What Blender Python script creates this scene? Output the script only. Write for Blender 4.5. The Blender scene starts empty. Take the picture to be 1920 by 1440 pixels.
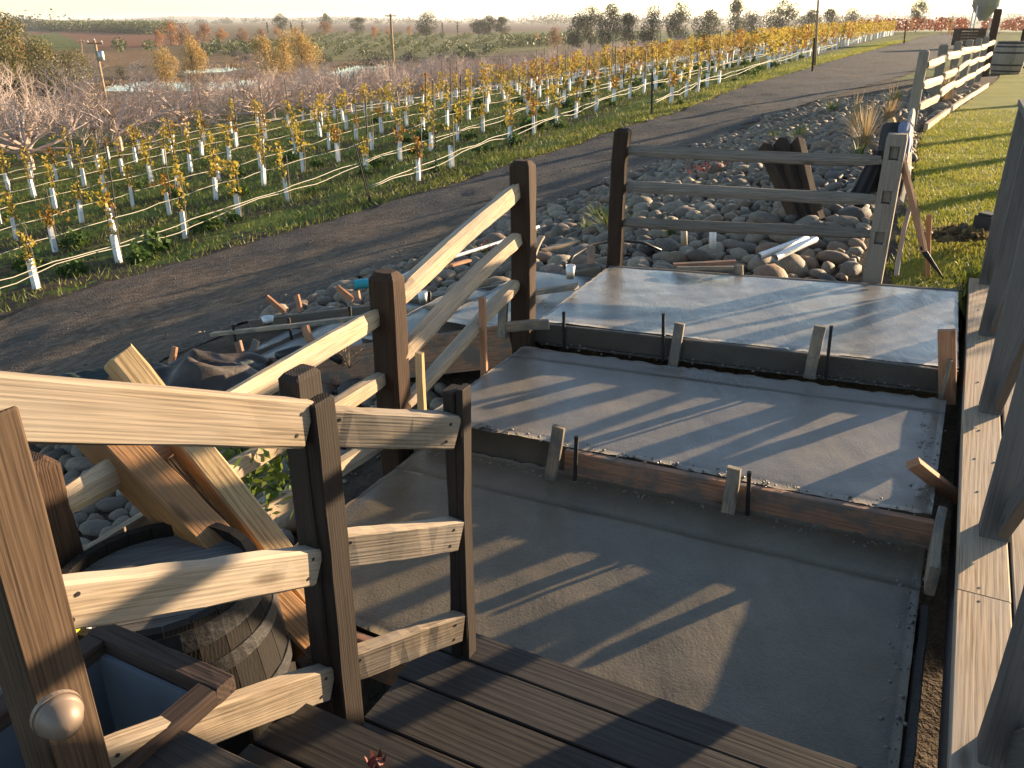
import bpy, math, random
import numpy as np
from mathutils import Vector, Matrix

random.seed(7); rng = np.random.default_rng(11)
scn = bpy.context.scene
C = scn.collection
rad = math.radians

# ------------------------------------------------------------------ camera, sky, sun, exposure
EYE = 1.8                       # eye height above the lowest fresh slab (world z = 0 there)
PITCH = math.atan(682 / 1580.0)
SP, CP = math.sin(PITCH), math.cos(PITCH)
cam_d = bpy.data.cameras.new('camera'); cam = bpy.data.objects.new('camera', cam_d); C.objects.link(cam)
cam.location = (0, 0, EYE); cam.rotation_euler = (math.pi / 2 - PITCH, 0, 0)
cam_d.sensor_width = 36.0; cam_d.lens = 36.0 * 1580 / 1920.0
cam_d.clip_start = 0.05; cam_d.clip_end = 20000
scn.camera = cam

SUN_AZ, SUN_EL = 58.5, 9.8     # clockwise from the view direction (+Y), degrees
world = bpy.data.worlds.new('World'); scn.world = world; world.use_nodes = True
wn = world.node_tree; wn.nodes.clear()
sky = wn.nodes.new('ShaderNodeTexSky'); sky.sky_type = 'NISHITA'; sky.sun_disc = False
sky.sun_elevation = rad(SUN_EL); sky.sun_rotation = rad(SUN_AZ)
sky.air_density = .8; sky.dust_density = .3; sky.ozone_density = .8; sky.altitude = 50
wb = wn.nodes.new('ShaderNodeBackground'); wb.inputs['Strength'].default_value = 0.088
wo = wn.nodes.new('ShaderNodeOutputWorld')
wn.links.new(sky.outputs[0], wb.inputs[0]); wn.links.new(wb.outputs[0], wo.inputs[0])

sun_d = bpy.data.lights.new('sun', 'SUN'); sun = bpy.data.objects.new('sun', sun_d); C.objects.link(sun)
sun_d.energy = 5.0; sun_d.angle = rad(0.55); sun_d.color = (1.0, 0.75, 0.48)
sdir = Vector((math.sin(rad(SUN_AZ)) * math.cos(rad(SUN_EL)), math.cos(rad(SUN_AZ)) * math.cos(rad(SUN_EL)), math.sin(rad(SUN_EL))))
sun.rotation_euler = sdir.to_track_quat('Z', 'Y').to_euler(); sun.location = sdir * 60

scn.view_settings.view_transform = 'Standard'; scn.view_settings.look = 'None'
scn.view_settings.exposure = 1.8; scn.view_settings.gamma = 1.0
scn.view_settings.use_curve_mapping = False

scn.cycles.max_bounces = 5; scn.cycles.diffuse_bounces = 2; scn.cycles.glossy_bounces = 2
scn.cycles.transmission_bounces = 2; scn.cycles.transparent_max_bounces = 4; scn.cycles.volume_bounces = 1
scn.cycles.caustics_reflective = False; scn.cycles.caustics_refractive = False

# ------------------------------------------------------------------ frames of reference
AZ = rad(27.0); SA, CA = math.sin(AZ), math.cos(AZ)
def SC(s, c, z):                # s along the stair axis, c to its right, z from eye level
    return Vector((SA * s + CA * c, CA * s - SA * c, z + EYE))
def ray(u, v):
    a = (u - 960) / 1580.0; b = (720 - v) / 1580.0
    return Vector((a, CP + b * SP, -SP + b * CP))
def at(u, v, z=None, t=None, s=None, c=None):   # photo point on a level z, at depth t, or on a plane of the stair frame
    r = ray(u, v)
    if z is not None: t = z / r.z
    elif s is not None: t = s / (SA * r.x + CA * r.y)
    elif c is not None: t = c / (CA * r.x - SA * r.y)
    p = r * t; p.z += EYE
    return p
def to_sc(p): return SA * p.x + CA * p.y, CA * p.x - SA * p.y, p.z - EYE
S_DIR = Vector((SA, CA, 0)); C_DIR = Vector((CA, -SA, 0)); UP = Vector((0, 0, 1))

# ------------------------------------------------------------------ object helpers
def tag(o, label=None, cat=None, group=None, kind=None):
    if label: o['label'] = label
    if cat: o['category'] = cat
    if group: o['group'] = group
    if kind: o['kind'] = kind
    return o
def empty(name, loc, label=None, cat=None, group=None):
    o = bpy.data.objects.new(name, None); o.location = loc; o.empty_display_size = 0.1
    C.objects.link(o); return tag(o, label, cat, group)
def link(name, me, M=None, parent=None, loc=None):
    o = bpy.data.objects.new(name, me); C.objects.link(o)
    if M is None: M = Matrix.Translation(loc) if loc is not None else Matrix.Identity(4)
    if parent is not None:
        o.parent = parent
        o.matrix_basis = Matrix(WM[parent.name]).inverted() @ M
    else: o.matrix_basis = M
    WM[o.name] = M.copy()
    return o
class _WM(dict):
    def __missing__(self, k):
        o = bpy.data.objects[k]; return o.matrix_basis.copy()
WM = _WM()
def mesh(name, V, F, mat=None, smooth=False):
    me = bpy.data.meshes.new(name)
    V = np.asarray(V, dtype=np.float32).reshape(-1, 3)
    if isinstance(F, np.ndarray):
        k = F.shape[1]; n = len(F)
        me.vertices.add(len(V)); me.vertices.foreach_set('co', V.ravel())
        me.loops.add(n * k); me.loops.foreach_set('vertex_index', F.astype(np.int32).ravel())
        me.polygons.add(n); me.polygons.foreach_set('loop_start', np.arange(0, n * k, k, dtype=np.int32))
        me.update(calc_edges=True)
    else:
        me.from_pydata(V.tolist(), [], F); me.update()
    if smooth: me.polygons.foreach_set('use_smooth', np.ones(len(me.polygons), dtype=bool))
    if mat is not None: me.materials.append(mat)
    return me
class MB:
    def __init__(self): self.V = []; self.F = []
    def add(self, V, F):
        b = len(self.V); self.V += [tuple(v) for v in V]; self.F += [tuple(i + b for i in f) for f in F]
    def box(self, c, size, M=None):
        x, y, z = size[0] / 2, size[1] / 2, size[2] / 2
        V = [Vector((sx * x, sy * y, sz * z)) for sx in (-1, 1) for sy in (-1, 1) for sz in (-1, 1)]
        V = [((M @ v) if M is not None else v) + Vector(c) for v in V]
        self.add(V, [(0, 1, 3, 2), (4, 6, 7, 5), (0, 4, 5, 1), (2, 3, 7, 6), (0, 2, 6, 4), (1, 5, 7, 3)])
    def tube(self, pts, r, n=8, cap=True):
        pts = [Vector(p) for p in pts]; m = len(pts); rs = r if isinstance(r, (list, tuple)) else [r] * m
        b = len(self.V)
        ref = None
        for i, p in enumerate(pts):
            d = (pts[min(i + 1, m - 1)] - pts[max(i - 1, 0)])
            d = d.normalized() if d.length > 1e-9 else UP
            if ref is None: ref = Vector((1, 0, 0)) if abs(d.x) < 0.8 else Vector((0, 1, 0))
            x = (ref - d * ref.dot(d)).normalized(); y = d.cross(x); ref = x
            for k in range(n):
                a = 2 * math.pi * k / n
                self.V.append(tuple(p + (x * math.cos(a) + y * math.sin(a)) * rs[i]))
        for i in range(m - 1):
            for k in range(n):
                k2 = (k + 1) % n
                self.F.append((b + i * n + k, b + i * n + k2, b + (i + 1) * n + k2, b + (i + 1) * n + k))
        if cap and n > 2:
            self.F.append(tuple(b + k for k in reversed(range(n)))); self.F.append(tuple(b + (m - 1) * n + k for k in range(n)))
    def lathe(self, prof, n=24, c=(0, 0, 0)):
        b = len(self.V); m = len(prof)
        for (r, z) in prof:
            for k in range(n):
                a = 2 * math.pi * k / n; self.V.append((c[0] + r * math.cos(a), c[1] + r * math.sin(a), c[2] + z))
        for i in range(m - 1):
            for k in range(n):
                k2 = (k + 1) % n; self.F.append((b + i * n + k, b + i * n + k2, b + (i + 1) * n + k2, b + (i + 1) * n + k))
    def build(self, name, mat, parent=None, M=None, smooth=False, loc=None):
        return link(name, mesh(name, self.V, self.F, mat, smooth), M, parent, loc)

def frame(p0, p1, up=UP):       # local X runs from p0 to p1, local Z near up
    x = (Vector(p1) - Vector(p0)); L = x.length; x.normalize()
    y = Vector(up).cross(x)
    if y.length < 1e-4: y = C_DIR.cross(x)
    y.normalize(); z = x.cross(y)
    M = Matrix((x, y, z)).transposed().to_4x4(); M.translation = Vector(p0)
    return M, L
_tc = [0]
def timber_mesh(L, w, h, segs=8, wob=0.002, ch=0.004, seed=0, top=0.0, taper=None, rough=0.0):
    """sawn or weathered stick along +X: chamfered section, slightly bowed; top > 0 bevels the far end"""
    r = random.Random(seed)
    V = []; F = []
    stations = [0.0] + [L * (i + r.uniform(-.2, .2)) / segs for i in range(1, segs)] + [L]
    if top > 0: stations = [s_ * (L - top) / L for s_ in stations] + [L]
    n = 8; by = r.uniform(-1, 1) * wob * 3; bz = r.uniform(-1, 1) * wob * 3
    for i, x in enumerate(stations):
        f = x / L
        w2, h2 = w / 2, h / 2
        if taper: k = taper[0] + (taper[1] - taper[0]) * f; w2 *= k; h2 *= k
        if top > 0 and i == len(stations) - 1: w2 -= top * .75; h2 -= top * .75
        c = min(ch, w2 * .5, h2 * .5)
        oy = by * math.sin(f * math.pi) + r.uniform(-wob, wob) * .5; oz = bz * math.sin(f * math.pi) + r.uniform(-wob, wob) * .5
        for (yy, zz) in ((-w2 + c, -h2), (w2 - c, -h2), (w2, -h2 + c), (w2, h2 - c), (w2 - c, h2), (-w2 + c, h2), (-w2, h2 - c), (-w2, -h2 + c)):
            V.append((x + (r.uniform(-rough, rough) if i in (0, len(stations) - 1) else 0), yy + oy + r.uniform(-wob, wob) * .6, zz + oz + r.uniform(-wob, wob) * .6))
    for i in range(len(stations) - 1):
        for k in range(n):
            k2 = (k + 1) % n; F.append((i * n + k, i * n + k2, (i + 1) * n + k2, (i + 1) * n + k))
    F.append(tuple(reversed(range(n)))); m = (len(stations) - 1) * n; F.append(tuple(m + k for k in range(n)))
    return V, F
def timber(name, p0, p1, w, h, mat, parent=None, up=UP, **k):
    """w = size across (local Y), h = size along up (local Z)"""
    _tc[0] += 1
    M, L = frame(p0, p1, up)
    V, F = timber_mesh(L, w, h, seed=_tc[0] * 13 + 1, **k)
    return link(name, mesh(name, V, F, mat), M, parent)
def post(name, base, height, w, d, mat, parent=None, lean=(0, 0), top=0.02, face=S_DIR, **k):
    p1 = Vector(base) + Vector((lean[0], lean[1], height))
    return timber(name, base, p1, w, d, mat, parent, up=face, top=top, **k)
def split_rail(name, p0, p1, w, h, mat, parent=None, seed=0, twist=.4):
    """riven fence rail: uneven five-sided section, knotty, thinned at both ends"""
    _tc[0] += 1; r = random.Random(_tc[0] * 7 + seed)
    M, L = frame(p0, p1)
    n = 9; segs = 18; V = []; F = []
    ang = sorted(r.uniform(-.2, .2) + 2 * math.pi * k / n for k in range(n))
    rr = [r.uniform(.85, 1.12) for _ in range(n)]
    ph = r.uniform(0, 6)
    for i in range(segs + 1):
        f = i / segs; x = L * f
        e = min(1, .72 + min(f, 1 - f) * 3.2)
        tw = twist * (f - .5)
        for k in range(n):
            q = rr[k] * e * (1 + r.uniform(-.045, .045) + .05 * math.sin(5 * f + ph + k))
            a = ang[k] + tw
            cx, cz = math.cos(a), math.sin(a)
            m_ = max(abs(cx), abs(cz)) ** .55          # squarish section
            V.append((x + (r.uniform(-.02, .02) if i in (0, segs) else 0), q * w / 2 * cx / m_ + .008 * math.sin(4 * f + ph), q * h / 2 * cz / m_ + .012 * math.sin(3 * f + ph)))
    for i in range(segs):
        for k in range(n):
            k2 = (k + 1) % n; F.append((i * n + k, i * n + k2, (i + 1) * n + k2, (i + 1) * n + k))
    F.append(tuple(reversed(range(n)))); m = segs * n; F.append(tuple(m + k for k in range(n)))
    return link(name, mesh(name, V, F, mat), M, parent)

# ------------------------------------------------------------------ materials
def new_mat(name):
    m = bpy.data.materials.new(name); m.use_nodes = True
    nt = m.node_tree; nt.nodes.clear()
    out = nt.nodes.new('ShaderNodeOutputMaterial'); bs = nt.nodes.new('ShaderNodeBsdfPrincipled')
    nt.links.new(bs.outputs[0], out.inputs[0])
    return m, nt, bs, out
def N(nt, t, **kw):
    n = nt.nodes.new(t)
    for k, v in kw.items():
        if k in n.inputs: n.inputs[k].default_value = v
        else: setattr(n, k, v)
    return n
def ramp(nt, fac, stops, interp='LINEAR'):
    r = nt.nodes.new('ShaderNodeValToRGB'); r.color_ramp.interpolation = interp
    el = r.color_ramp.elements
    while len(el) > 1: el.remove(el[-1])
    for i, (p, col) in enumerate(stops):
        e = el[0] if i == 0 else el.new(p)
        e.position = p; e.color = (*col, 1) if len(col) == 3 else col
    if fac is not None: nt.links.new(fac, r.inputs[0])
    return r
def mixc(nt, fac, a, b, mode='MIX'):
    m = nt.nodes.new('ShaderNodeMix'); m.data_type = 'RGBA'; m.blend_type = mode
    for sock, v in ((m.inputs[0], fac), (m.inputs[6], a), (m.inputs[7], b)):
        if isinstance(v, (int, float)): sock.default_value = v
        elif isinstance(v, (tuple, list)): sock.default_value = (*v, 1) if len(v) == 3 else v
        else: nt.links.new(v, sock)
    return m.outputs[2]
def mathn(nt, op, a, b=None, clamp=False):
    m = nt.nodes.new('ShaderNodeMath'); m.operation = op; m.use_clamp = clamp
    for i, v in enumerate((a, b)):
        if v is None: continue
        if isinstance(v, (int, float)): m.inputs[i].default_value = v
        else: nt.links.new(v, m.inputs[i])
    return m.outputs[0]
def bump(nt, bs, h, strength=.4, dist=.01):
    b = nt.nodes.new('ShaderNodeBump'); b.inputs['Strength'].default_value = strength; b.inputs['Distance'].default_value = dist
    nt.links.new(h, b.inputs['Height']); nt.links.new(b.outputs[0], bs.inputs['Normal'])
def objcoord(nt, rnd=True):
    tc = nt.nodes.new('ShaderNodeTexCoord')
    if not rnd: return tc.outputs['Object']
    oi = nt.nodes.new('ShaderNodeObjectInfo')
    v = nt.nodes.new('ShaderNodeVectorMath'); v.operation = 'MULTIPLY_ADD'
    nt.links.new(oi.outputs['Random'], v.inputs[0]); v.inputs[1].default_value = (37, 23, 51); nt.links.new(tc.outputs['Object'], v.inputs[2])
    return v.outputs[0]
def mapping(nt, vec, scale=(1, 1, 1), rot=(0, 0, 0)):
    m = nt.nodes.new('ShaderNodeMapping'); nt.links.new(vec, m.inputs[0])
    m.inputs['Scale'].default_value = scale; m.inputs['Rotation'].default_value = rot
    return m.outputs[0]
def noise(nt, vec, scale, detail=4, rough=.55, dist=0):
    n = N(nt, 'ShaderNodeTexNoise', Scale=scale, Detail=detail, Roughness=rough, Distortion=dist)
    nt.links.new(vec, n.inputs['Vector']); return n.outputs['Fac']

def wood(name, light, mid, dark, ring=14, grain=1.0, weather=None, rough=.8, bstr=.5, stain=None, knots=True):
    m, nt, bs, out = new_mat(name)
    v = objcoord(nt)
    warp = noise(nt, mapping(nt, v, (1.6, 16, 16)), 1.4, 4, .65)
    # long drawn-out growth rings
    wv = N(nt, 'ShaderNodeTexWave', Scale=1.0, Distortion=6.5, Detail=2.5); wv.inputs['Detail Scale'].default_value = .8
    wv.wave_type = 'BANDS'; wv.bands_direction = 'DIAGONAL'
    nt.links.new(mapping(nt, v, (.8, ring * 2.6, ring * 2.6)), wv.inputs['Vector'])
    fine = noise(nt, mapping(nt, v, (5, 210, 210)), 1.0, 2, .6)
    col = ramp(nt, wv.outputs['Fac'], [(0, tuple(.3 * a + .7 * b for a, b in zip(dark, mid))), (.4, mid), (.85, light)]).outputs[0]
    col = mixc(nt, .75, col, ramp(nt, warp, [(.3, mid), (.7, light)]).outputs[0])
    col = mixc(nt, .55 * grain, col, ramp(nt, fine, [(.3, tuple(x * .45 for x in mid)), (.55, (1, 1, 1)), (1, (1, 1, 1))]).outputs[0], 'MULTIPLY')
    if weather:
        wf = ramp(nt, noise(nt, mapping(nt, v, (1.5, 6, 6)), 1.3, 3), [(.38, (0, 0, 0)), (.68, (1, 1, 1))]).outputs[0]
        col = mixc(nt, mathn(nt, 'MULTIPLY', wf, .75), col, weather)
    if stain:
        sf = ramp(nt, noise(nt, mapping(nt, v, (3, 5, 5)), 2.2, 4, .65), [(.45, (0, 0, 0)), (.58, (1, 1, 1))]).outputs[0]
        col = mixc(nt, mathn(nt, 'MULTIPLY', sf, .85), col, stain)
    ck = ramp(nt, noise(nt, mapping(nt, v, (1.0, 48, 48)), 1.0, 2, .5), [(.24, (1, 1, 1)), (.30, (0, 0, 0))]).outputs[0]   # drying checks
    col = mixc(nt, mathn(nt, 'MULTIPLY', ck, .75), col, tuple(x * .3 for x in dark))
    if knots:
        vo = N(nt, 'ShaderNodeTexVoronoi', Scale=1.0); nt.links.new(mapping(nt, v, (2.3, 7, 7)), vo.inputs['Vector'])
        kf = ramp(nt, vo.outputs['Distance'], [(.05, (1, 1, 1)), (.13, (0, 0, 0))]).outputs[0]
        col = mixc(nt, mathn(nt, 'MULTIPLY', kf, .7), col, tuple(x * .5 for x in dark))
    oi = nt.nodes.new('ShaderNodeObjectInfo')
    hv = N(nt, 'ShaderNodeHueSaturation'); nt.links.new(col, hv.inputs['Color'])
    nt.links.new(mathn(nt, 'ADD', mathn(nt, 'MULTIPLY', oi.outputs['Random'], .35), .82), hv.inputs['Value'])
    nt.links.new(hv.outputs[0], bs.inputs['Base Color'])
    bs.inputs['Roughness'].default_value = rough; bs.inputs['Specular IOR Level'].default_value = .22
    hh = mathn(nt, 'ADD', mathn(nt, 'MULTIPLY', wv.outputs['Fac'], .5), fine)
    bump(nt, bs, hh, bstr, .0013)
    return m
def plain(name, col, rough=.6, var=.15, scale=6, metal=0, bstr=0, bscale=60, spec=None):
    m, nt, bs, out = new_mat(name)
    v = objcoord(nt)
    n1 = noise(nt, v, scale, 5)
    c = ramp(nt, n1, [(.25, tuple(x * (1 - var) for x in col)), (.75, tuple(min(1, x * (1 + var)) for x in col))]).outputs[0]
    nt.links.new(c, bs.inputs['Base Color']); bs.inputs['Roughness'].default_value = rough; bs.inputs['Metallic'].default_value = metal
    if spec is not None: bs.inputs['Specular IOR Level'].default_value = spec
    if bstr: bump(nt, bs, noise(nt, v, bscale, 4), bstr, .01)
    return m
def leafmat(name, cols, scale=6, trans=.35, rough=.55, wn_scale=None):
    m, nt, bs, out = new_mat(name)
    v = objcoord(nt)
    n1 = noise(nt, v, scale, 2, .7)
    st = [(.28 + .44 * i / (len(cols) - 1), c) for i, c in enumerate(cols)]
    c = ramp(nt, n1, st).outputs[0]
    nt.links.new(c, bs.inputs['Base Color']); bs.inputs['Roughness'].default_value = rough; bs.inputs['Specular IOR Level'].default_value = .3
    tr = nt.nodes.new('ShaderNodeBsdfTranslucent'); nt.links.new(c, tr.inputs[0])
    mx = nt.nodes.new('ShaderNodeMixShader'); mx.inputs[0].default_value = trans
    nt.links.new(bs.outputs[0], mx.inputs[1]); nt.links.new(tr.outputs[0], mx.inputs[2]); nt.links.new(mx.outputs[0], out.inputs[0])
    return m
def concrete(name, c1, c2, wet=.5, bstr=.35, rlo=.16, rhi=.6, fine=150):
    m, nt, bs, out = new_mat(name)
    tc = nt.nodes.new('ShaderNodeTexCoord'); v = tc.outputs['Object']
    big = noise(nt, v, 1.6, 4, .6); med = noise(nt, v, 9, 4, .65); sm = noise(nt, v, fine, 2, .6)
    tw = noise(nt, mapping(nt, v, (22, 1.5, 1), (0, 0, rad(35))), 1.0, 4)     # trowel sweeps
    mixf = mathn(nt, 'ADD', mathn(nt, 'MULTIPLY', big, .6), mathn(nt, 'MULTIPLY', med, .4))
    col = ramp(nt, mixf, [(.36, c1), (.62, c2)]).outputs[0]
    col = mixc(nt, .5, col, ramp(nt, sm, [(.3, (.55, .55, .55)), (.6, (1, 1, 1))]).outputs[0], 'MULTIPLY')
    nt.links.new(col, bs.inputs['Base Color'])
    rr = N(nt, 'ShaderNodeMapRange'); rr.inputs['From Min'].default_value = .35; rr.inputs['From Max'].default_value = .65
    rr.inputs['To Min'].default_value = rlo; rr.inputs['To Max'].default_value = rhi
    nt.links.new(mathn(nt, 'ADD', mathn(nt, 'MULTIPLY', big, .7), mathn(nt, 'MULTIPLY', tw, .3)), rr.inputs['Value'])
    nt.links.new(rr.outputs[0], bs.inputs['Roughness'])
    bs.inputs['Specular IOR Level'].default_value = wet
    h = mathn(nt, 'ADD', mathn(nt, 'MULTIPLY', sm, .45), mathn(nt, 'ADD', mathn(nt, 'MULTIPLY', med, .8), mathn(nt, 'MULTIPLY', tw, .35)))
    bump(nt, bs, h, bstr, .010)
    return m

M_RAIL = wood('weathered_tan_timber', (.355, .275, .19), (.285, .218, .15), (.185, .138, .092), ring=26, weather=(.36, .31, .25))
M_POST = wood('dark_weathered_timber', (.042, .029, .021), (.027, .019, .014), (.013, .009, .007), ring=30, weather=(.033, .026, .021))
M_OLDP = wood('brown_railing_post', (.125, .08, .049), (.085, .054, .033), (.045, .028, .018), ring=24)
M_SPLIT = wood('riven_cedar_rail', (.60, .45, .29), (.46, .34, .22), (.22, .155, .10), ring=22, weather=(.30, .26, .21), bstr=.9)
M_SPOST = wood('old_brown_fence_post', (.085, .046, .025), (.046, .025, .0145), (.014, .008, .005), ring=26, bstr=1.0, weather=(.026, .017, .012))
M_GPOST = wood('grey_fence_post', (.36, .30, .23), (.26, .215, .165), (.13, .10, .075), ring=20, bstr=.9, weather=(.28, .25, .21))
M_GRAIL = wood('grey_weathered_rail', (.25, .22, .185), (.18, .16, .135), (.09, .075, .06), ring=22, bstr=.8)
M_DECK = wood('old_deck_board', (.048, .040, .033), (.034, .028, .023), (.018, .0145, .012), ring=12, weather=(.05, .045, .04), rough=.62)
M_CAP = wood('pine_deck_board', (.56, .42, .28), (.47, .345, .225), (.29, .20, .125), ring=13, weather=(.42, .36, .29))
M_GREY = wood('shade_grey_timber', (.125, .12, .114), (.098, .094, .089), (.06, .057, .053), ring=20, weather=(.11, .106, .10))  # shade on the tan deck timber painted in as grey
M_FORM = wood('stained_form_board', (.42, .23, .14), (.32, .17, .10), (.17, .09, .058), ring=14, stain=(.15, .13, .108), rough=.65)
M_FORMD = wood('mortar_coated_form_board', (.16, .125, .09), (.11, .09, .068), (.07, .06, .048), ring=14, stain=(.095, .088, .078), rough=.6)
M_STAKE = wood('new_pine_stake', (.62, .43, .22), (.52, .34, .16), (.36, .21, .10), ring=22, grain=.6)
M_STAKER = wood('reddish_stake', (.50, .27, .15), (.40, .20, .11), (.25, .12, .07), ring=22, grain=.6)
M_STAKED = wood('mortar_splashed_stake', (.38, .31, .22), (.28, .225, .16), (.15, .12, .09), ring=22, stain=(.15, .14, .125))
M_OLDY = wood('salvaged_yellow_timber', (.50, .36, .19), (.40, .27, .135), (.24, .15, .075), ring=16)
M_OLDT = wood('salvaged_orange_timber', (.44, .22, .08), (.33, .155, .055), (.15, .075, .032), ring=16, weather=(.20, .13, .08), bstr=.8)
M_OLDD = wood('salvaged_dark_timber', (.20, .15, .11), (.13, .095, .07), (.06, .043, .032), ring=18, bstr=.9)
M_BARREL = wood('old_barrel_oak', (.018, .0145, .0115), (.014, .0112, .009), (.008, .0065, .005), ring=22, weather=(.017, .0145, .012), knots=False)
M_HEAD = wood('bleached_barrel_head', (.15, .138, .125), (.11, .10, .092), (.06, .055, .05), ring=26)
M_HOOP = plain('dark_iron_hoop', (.028, .026, .026), .6, .35, 9, metal=.3, bstr=.3)
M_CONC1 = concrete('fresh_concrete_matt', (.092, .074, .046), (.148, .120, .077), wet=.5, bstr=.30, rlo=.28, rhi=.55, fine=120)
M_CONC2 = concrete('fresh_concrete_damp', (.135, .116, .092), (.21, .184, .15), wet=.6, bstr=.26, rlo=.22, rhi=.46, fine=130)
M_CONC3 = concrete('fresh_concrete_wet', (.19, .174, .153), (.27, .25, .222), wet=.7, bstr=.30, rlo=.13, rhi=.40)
M_CONC4 = concrete('fresh_concrete_walk', (.11, .102, .092), (.165, .155, .142), wet=.5, bstr=.3, rlo=.2, rhi=.45)
M_MORTAR = concrete('mortar_coated_board', (.055, .046, .036), (.095, .082, .066), wet=.4, bstr=.8, rlo=.4, rhi=.7)
M_STEEL = plain('dark_steel_pin', (.03, .028, .027), .6, .4, 20, metal=.5)
M_WHITE = plain('white_plastic', (.78, .78, .76), .4, .05)
M_TUBE = plain('white_vine_guard', (.80, .79, .76), .6, .06, 12)
M_BLACKP = plain('black_poly_hose', (.018, .018, .018), .45, .2)
M_HOSE = plain('pale_drip_hose', (.52, .48, .38), .6, .12)
M_TEAL = plain('turquoise_pipe', (.03, .36, .42), .45, .1)
M_DOME = plain('bronze_dome_light', (.20, .145, .105), .5, .15, 4, metal=.1)
M_TPOST = plain('dark_t_post', (.025, .024, .022), .7, .3, 20)
M_PEBBLE = None

# ------------------------------------------------------------------ terrain
S_N = np.array([-200, -10, 0, 5, 10, 15, 20, 25, 30, 45, 70, 100, 160, 300, 600, 6000.])
C_N = np.array([-6000, -400, -140, -72, -45, -26, -16, -12, -8, -5.5, -3.5, -2.1, -.7, .5, 30, 300, 6000.])
P0 = -6.4
_in = { # c:  -26   -16    -12    -8    -5.5   -3.5   -2.1   -.7    .5
 -200: (-5.6, -5.4, -5.0, -4.6, -3.8, -3.2, -2.8, -2.6, -2.6),
 -10: (-5.5, -4.9, -4.5, -3.8, -3.0, -2.6, -2.3, -2.2, -2.2),
 0: (-5.3, -4.6, -4.25, -3.55, -2.75, -2.45, -2.22, -2.15, -2.15),
 5: (-5.05, -4.32, -3.93, -3.28, -2.6, -2.15, -1.88, -1.72, -1.56),
 10: (-4.85, -4.08, -3.68, -3.15, -2.62, -2.1, -1.75, -1.54, -1.51),
 15: (-4.65, -3.78, -3.38, -2.93, -2.55, -2.12, -1.75, -1.52, -1.48),
 20: (-4.4, -3.5, -3.08, -2.65, -2.35, -2.03, -1.75, -1.52, -1.48),
 25: (-4.15, -3.2, -2.8, -2.38, -2.15, -1.96, -1.8, -1.57, -1.5),
 30: (-4.15, -2.95, -2.55, -2.15, -1.96, -1.85, -1.74, -1.6, -1.5),
 45: (-4.05, -2.6, -2.2, -1.87, -1.76, -1.7, -1.65, -1.6, -1.55),
 70: (-3.9, -2.3, -1.9, -1.62, -1.56, -1.55, -1.55, -1.55, -1.55),
 100: (-3.6, -2.05, -1.65, -1.45, -1.43, -1.43, -1.43, -1.45, -1.45),
 160: (-3.2, -2.2, -1.9, -1.75, -1.7, -1.7, -1.7, -1.7, -1.7),
 300: (-4.6, -4.0, -3.8, -3.7, -3.6, -3.6, -3.6, -3.6, -3.6),
 600: (P0,) * 9, 6000: (P0,) * 9}
TAB = np.zeros((len(S_N), len(C_N)))
for i, s_ in enumerate(S_N):
    r_ = _in[int(s_)]
    TAB[i, 5:14] = r_
    TAB[i, 4] = min(-5.6, (r_[0] + P0) / 2 - .55) if s_ < 300 else P0
    TAB[i, :4] = P0
    TAB[i, 14] = r_[-1]; TAB[i, 15] = (r_[-1] + P0) / 2; TAB[i, 16] = P0
def _idx(x, nodes): return np.interp(x, nodes, np.arange(len(nodes)))
def _cr(i, n):
    k = np.clip(np.floor(i).astype(int), 0, n - 2); f = i - k
    ks = [np.clip(k + d, 0, n - 1) for d in (-1, 0, 1, 2)]
    # monotone-ish blend: smoothstepped linear softened with Catmull-Rom
    w = [-.5 * f + f ** 2 - .5 * f ** 3, 1 - 2.5 * f ** 2 + 1.5 * f ** 3, .5 * f + 2 * f ** 2 - 1.5 * f ** 3, -.5 * f ** 2 + .5 * f ** 3]
    return ks, w
def sstep(x, a, b):
    t = np.clip((x - a) / (b - a), 0, 1); return t * t * (3 - 2 * t)
def vnoise(x, y, sc, seed=0):
    x = np.asarray(x) / sc + seed * 17.3; y = np.asarray(y) / sc - seed * 9.1
    return (np.sin(x * 1.7 + 1.3 * np.sin(y * 1.1)) + np.sin(y * 1.9 + 1.7 * np.sin(x * .9 + 2)) + .6 * np.sin(x * 3.1 - y * 2.3)) / 2.6
def ground_z(s, c):
    s = np.asarray(s, float); c = np.asarray(c, float)
    ks, ws = _cr(_idx(s, S_N), len(S_N)); kc, wc = _cr(_idx(c, C_N), len(C_N))
    z = 0
    for a in range(4):
        for b in range(4): z = z + ws[a] * wc[b] * TAB[ks[a], kc[b]]
    flat = sstep(c, -66, -58)          # the pond flat is level
    z = P0 + (z - P0) * flat
    near = np.exp(-(s ** 2 + c ** 2) / 60.0 ** 2) * flat
    z = z + (.03 * vnoise(s, c, .9) + .015 * vnoise(s, c, .27, 3)) * near * sstep(np.abs(c + 1), 1.0, 3)
    # building pit under the slabs and stairs
    edge = 5.10 + .20 * np.clip(c + 1.85, 0, 2.25)
    edge = np.where(c > .22, 6.04, edge)
    pit = (1 - sstep(s, edge - .03, edge + .09)) * sstep(c, -2.02, -1.9)
    z = z + (np.minimum(z, -2.16) - z) * pit
    # hollow beside the stairs where the barrel stands
    hol = np.exp(-(((s - 1.25) / .7) ** 2 + ((c + 1.75) / .55) ** 2)); z = z - .1 * np.minimum(hol, 1)
    return z
def gz(s, c): return float(ground_z(np.array([s]), np.array([c]))[0])
def on_ground(s, c, dz=0): return SC(s, c, gz(s, c) + dz)
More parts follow.
